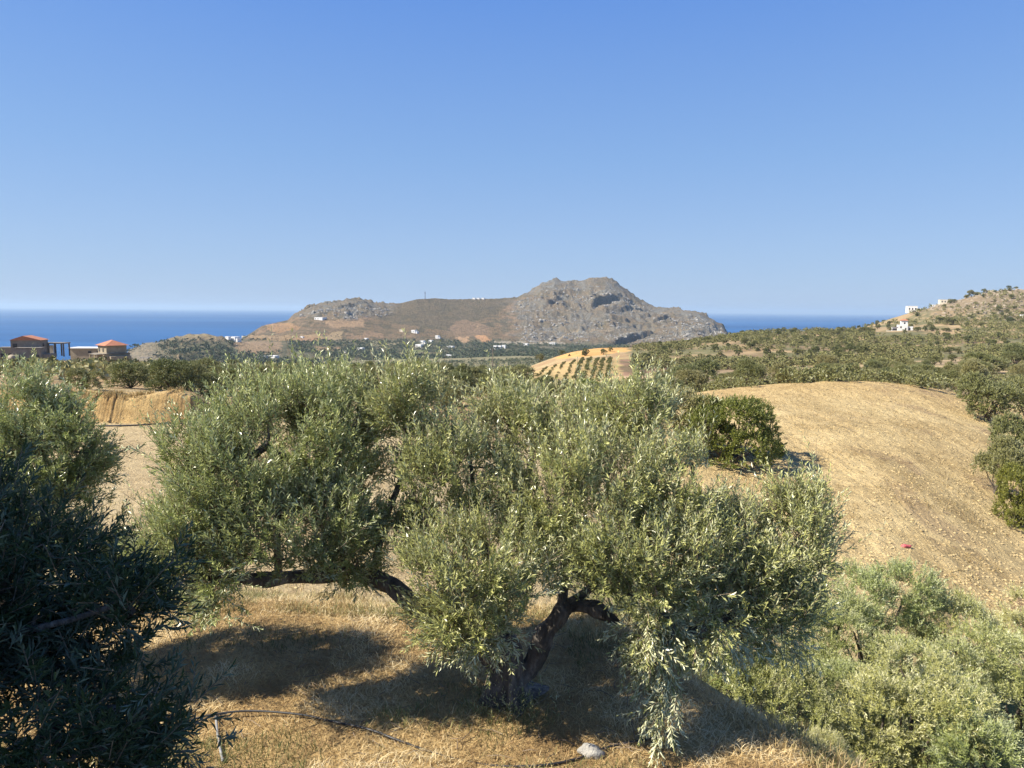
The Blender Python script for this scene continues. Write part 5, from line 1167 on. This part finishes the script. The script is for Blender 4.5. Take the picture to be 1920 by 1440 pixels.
# house on the right hill: two storeys, pale walls, tiled roof
q = at(1690, 620, 480, 800); Y = q[1]; k = Y / F
r = block_house('hillside_house', tuple(q - [0, 0, .5]), R(-16), [(-4.5 * k * 1.4, 3.5 * k * 3.0, 0, 9 * k, 0, 12 * k), (-16 * k * 1.0, -6.3 * k, .5 * k, 7 * k, 0, 7.5 * k), (10.5 * k, 20 * k, 2 * k, 8 * k, 0, 9 * k), (-1 * k, 10.3 * k, 1 * k, 8 * k, 12 * k, 20 * k)],
  'pale two-storey house with a reddish tiled roof on the bare terrace of the right-hand hill',
  [(-1 * k, 0, 6 * k, 2.2 * k, 3 * k, '-y'), (5 * k, 1 * k, 13.5 * k, 2.2 * k, 3 * k, '-y'), (7 * k, 0, 2 * k, 2 * k, 4 * k, '-y'), (-10 * k, .5 * k, 1.5 * k, 4.5 * k, 3.5 * k, '-y', M['dark']), (14 * k, 2 * k, 2 * k, 2.6 * k, 4 * k, '-y', M['dark']), (-13.8 * k, .5 * k, 1.5 * k, 2 * k, 3.5 * k, '-y')],
  [(-2.5 * k, 11.8 * k, -.4 * k, 9.5 * k, 20.003 * k, 22.5 * k, 4 * k)], M['white'])
MB().box(-16.6 * k, -6.2 * k, -.5 * k, 7.5 * k, 7.503 * k, 8.1 * k).build('roof', M['concrete'], r)
MB().box(-26 * k, 24 * k, -3 * k, -2.4 * k, -3 * k, 1.0 * k).build('terrace_wall', M['cream'], r)
# modern white villa on the skyline
def white_box_house(name, px, py, w, h, ymin, ymax, lab, far=False, mat=None, rz=-0.35, group=None, second=True, wins=2, roof=False):
    q = ground_at(px, py, ymin, ymax, far); Y = q[1]; k = Y / F; W = w * k / 2; Hh = h * k; D = W * .9
    bl = [(-W, W * (.35 if second else 1), 0, 2 * D * .8, -1.5, Hh)]
    if second: bl.append((W * .352, W, .15 * D, 2 * D * .7, -1.5, Hh * .62))
    ws = [(-W * .7 + j * (W * 1.5 / max(1, wins)) * .8, 0, Hh * .35, max(.6, W * .16), Hh * .32, '-y') for j in range(wins)]
    r_ = block_house(name, tuple(q - [0, 0, .3]), rz, bl, lab, ws, [(-W - .3, W * (.35 if second else 1) + .3, -.3, 2 * D * .8 + .3, Hh + .002, Hh * 1.3, W * .4)] if roof else (), mat or M['white'], group=group)
    if not roof: MB().box(-W - .15, W * (.35 if second else 1) + .15, -.15, 1.6 * D + .15, Hh + .002, Hh + .3).build('parapet', mat or M['white'], r_)
    return r_
white_box_house('white_villa', 1716, 570, 25, 10, 600, 880, 'modern white cube villa on the skyline of the right-hand hill', wins=3)
white_box_house('white_villa', 1777, 558, 24, 7, 600, 880, 'low white house on the skyline above the modern cube villa', wins=3, mat=M['cream'])
white_box_house('hilltop_hut', 1858, 526, 12, 4, 650, 890, 'tiny flat-roofed stone hut on the hilltop', mat=M['cream'], second=False, wins=1)
white_box_house('white_villa', 1754, 563, 7, 3, 600, 880, 'tiny white outbuilding between the two skyline houses', second=False, wins=1)
white_box_house('white_villa', 1920, 596, 10, 6, 550, 880, 'white house cut by the right edge on the terraced hill', second=False, wins=1)
far_h = [(438, 634, 17, 8, 'white villa on the saddle where the left ridge meets the headland', 'w', 1), (425, 635, 9, 4, 'low white wing left of the villa on the saddle', 'w', 0), (457, 635, 10, 5, 'cream house right of the villa on the saddle', 'c', 0),
  (597, 600, 18, 5, 'long white house on the shelf below the left rocks', 'w', 0), (776, 625, 12, 6, 'white house high in the valley below the brown hill', 'w', 1), (820, 635, 9, 6, 'small white cube house right of the upper valley houses', 'w', 1),
  (792, 645, 11, 6, 'white house at the top of the valley cluster', 'w', 1), (784, 651, 13, 5, 'white house at the foot of the valley cluster', 'w', 0), (806, 642, 8, 4, 'small white house behind the trees of the valley cluster', 'w', 0),
  (674, 656, 12, 4, 'low white farmhouse left of the valley cluster', 'w', 0), (685, 637, 7, 3, 'tiny white hut above the low farmhouse', 'w', 0), (752, 622, 7, 4, 'tiny pale house under the brown hill', 'c', 0), (843, 652, 12, 3, 'flat white shed in the groves right of the cluster', 'w', 0),
  (840, 671, 18, 5, 'open-fronted white shed at the near edge of the valley', 'w', 0), (928, 655, 7, 7, 'leftmost of the three white blocks beside the utility pole', 'w', 0), (936, 655, 7, 7, 'middle one of the three white blocks beside the utility pole', 'w', 0), (944, 654, 7, 7, 'rightmost of the three white blocks beside the utility pole', 'w', 0),
  (985, 648, 9, 4, 'small white house left of the orange field', 'w', 0), (1035, 647, 12, 4, 'white house just above the orange field', 'w', 0), (455, 673, 26, 3, 'long flat greenhouse roof at the left of the valley', 'g', 0), (485, 672, 20, 4, 'white shed right of the long greenhouse', 'w', 0), (508, 671, 18, 4, 'second white shed right of the long greenhouse', 'w', 0),
  (270, 673, 24, 3, 'long grey roof beyond the orange-roofed villa', 'g', 0), (708, 672, 12, 3, 'pale roof at the near edge of the valley left of the tall sprig', 'w', 0), (645, 661, 8, 3, 'tiny white hut at the left of the valley floor', 'w', 0), (565, 626 + 8, 6, 3, 'tiny white hut on the tan terraces', 'w', 0)]
for (px, py, w, h, lab, m_, sec) in far_h:
    white_box_house('white_house', px, py, w, h, 1000, 2450, lab, True, {'w': M['white'], 'c': M['cream'], 'g': M['concrete']}[m_], float(rng.uniform(-.55, -.35)), second=bool(sec), wins=2)
for j, px in enumerate((896, 905, 888)): white_box_house('white_house', px, 561, 6, 2.5, 2200, 2450, ['middle of three tiny white domes on the brown ridge', 'rightmost of three tiny white domes on the brown ridge', 'leftmost of three tiny white domes on the brown ridge'][j], True, second=False, wins=1)
for j, px in enumerate((1233, 1243, 1253)): white_box_house('cream_house', px, 645, 9.4, 5, 600, 760 if False else 640, ['left section of the cream terrace of three houses below the headland', 'middle section of the cream terrace of three houses below the headland', 'right section of the cream terrace of three houses below the headland'][j], False, M['cream'], 0.0, second=False, wins=2)
white_box_house('stone_hut', 1186, 652, 10, 6, 400, 640, 'brown ruined hut at the right end of the orange field', False, M['concrete'], second=False, wins=1)

# ------------------------------------------------------------------ photographer's house, unseen; placed and sized to shade the corner olive
r = empty('unseen_shade_house', (-9.0, -2.0, 0)); tag(r, 'unseen white rendered house beside the terrace, placed to shade the corner olive', 'house')
MB().box(-4, 3.2, -6, 7.0, -.5, 9.6).build('wall', M['white'], r)
MB().hip(-4.4, 3.6, -6.4, 7.3, 9.602, 10.8, 3.0).build('roof', M['roof'], r)
for yy in (-3, 1.5): opening(r, 3.2, yy, 1.0, 1.2, 1.3, '+x'); opening(r, 3.2, yy, 4.0, 1.2, 1.3, '+x'); opening(r, 3.2, yy, 7.0, 1.2, 1.3, '+x')

# give look-alikes in one row their place from the left
by = {}
for o in sc.objects:
    if o.parent is None and o.get('label'): by.setdefault(o['label'], []).append(o)
for lab, os_ in by.items():
    if len(os_) < 2: continue
    os_.sort(key=lambda o: o.location.x / max(o.location.y, 1))
    for k, o in enumerate(os_):
        w = NTH[k] if k else 'leftmost'
        o['label'] = lab + ', ' + w + (' from left' if k and len(lab.split()) <= 13 else '')
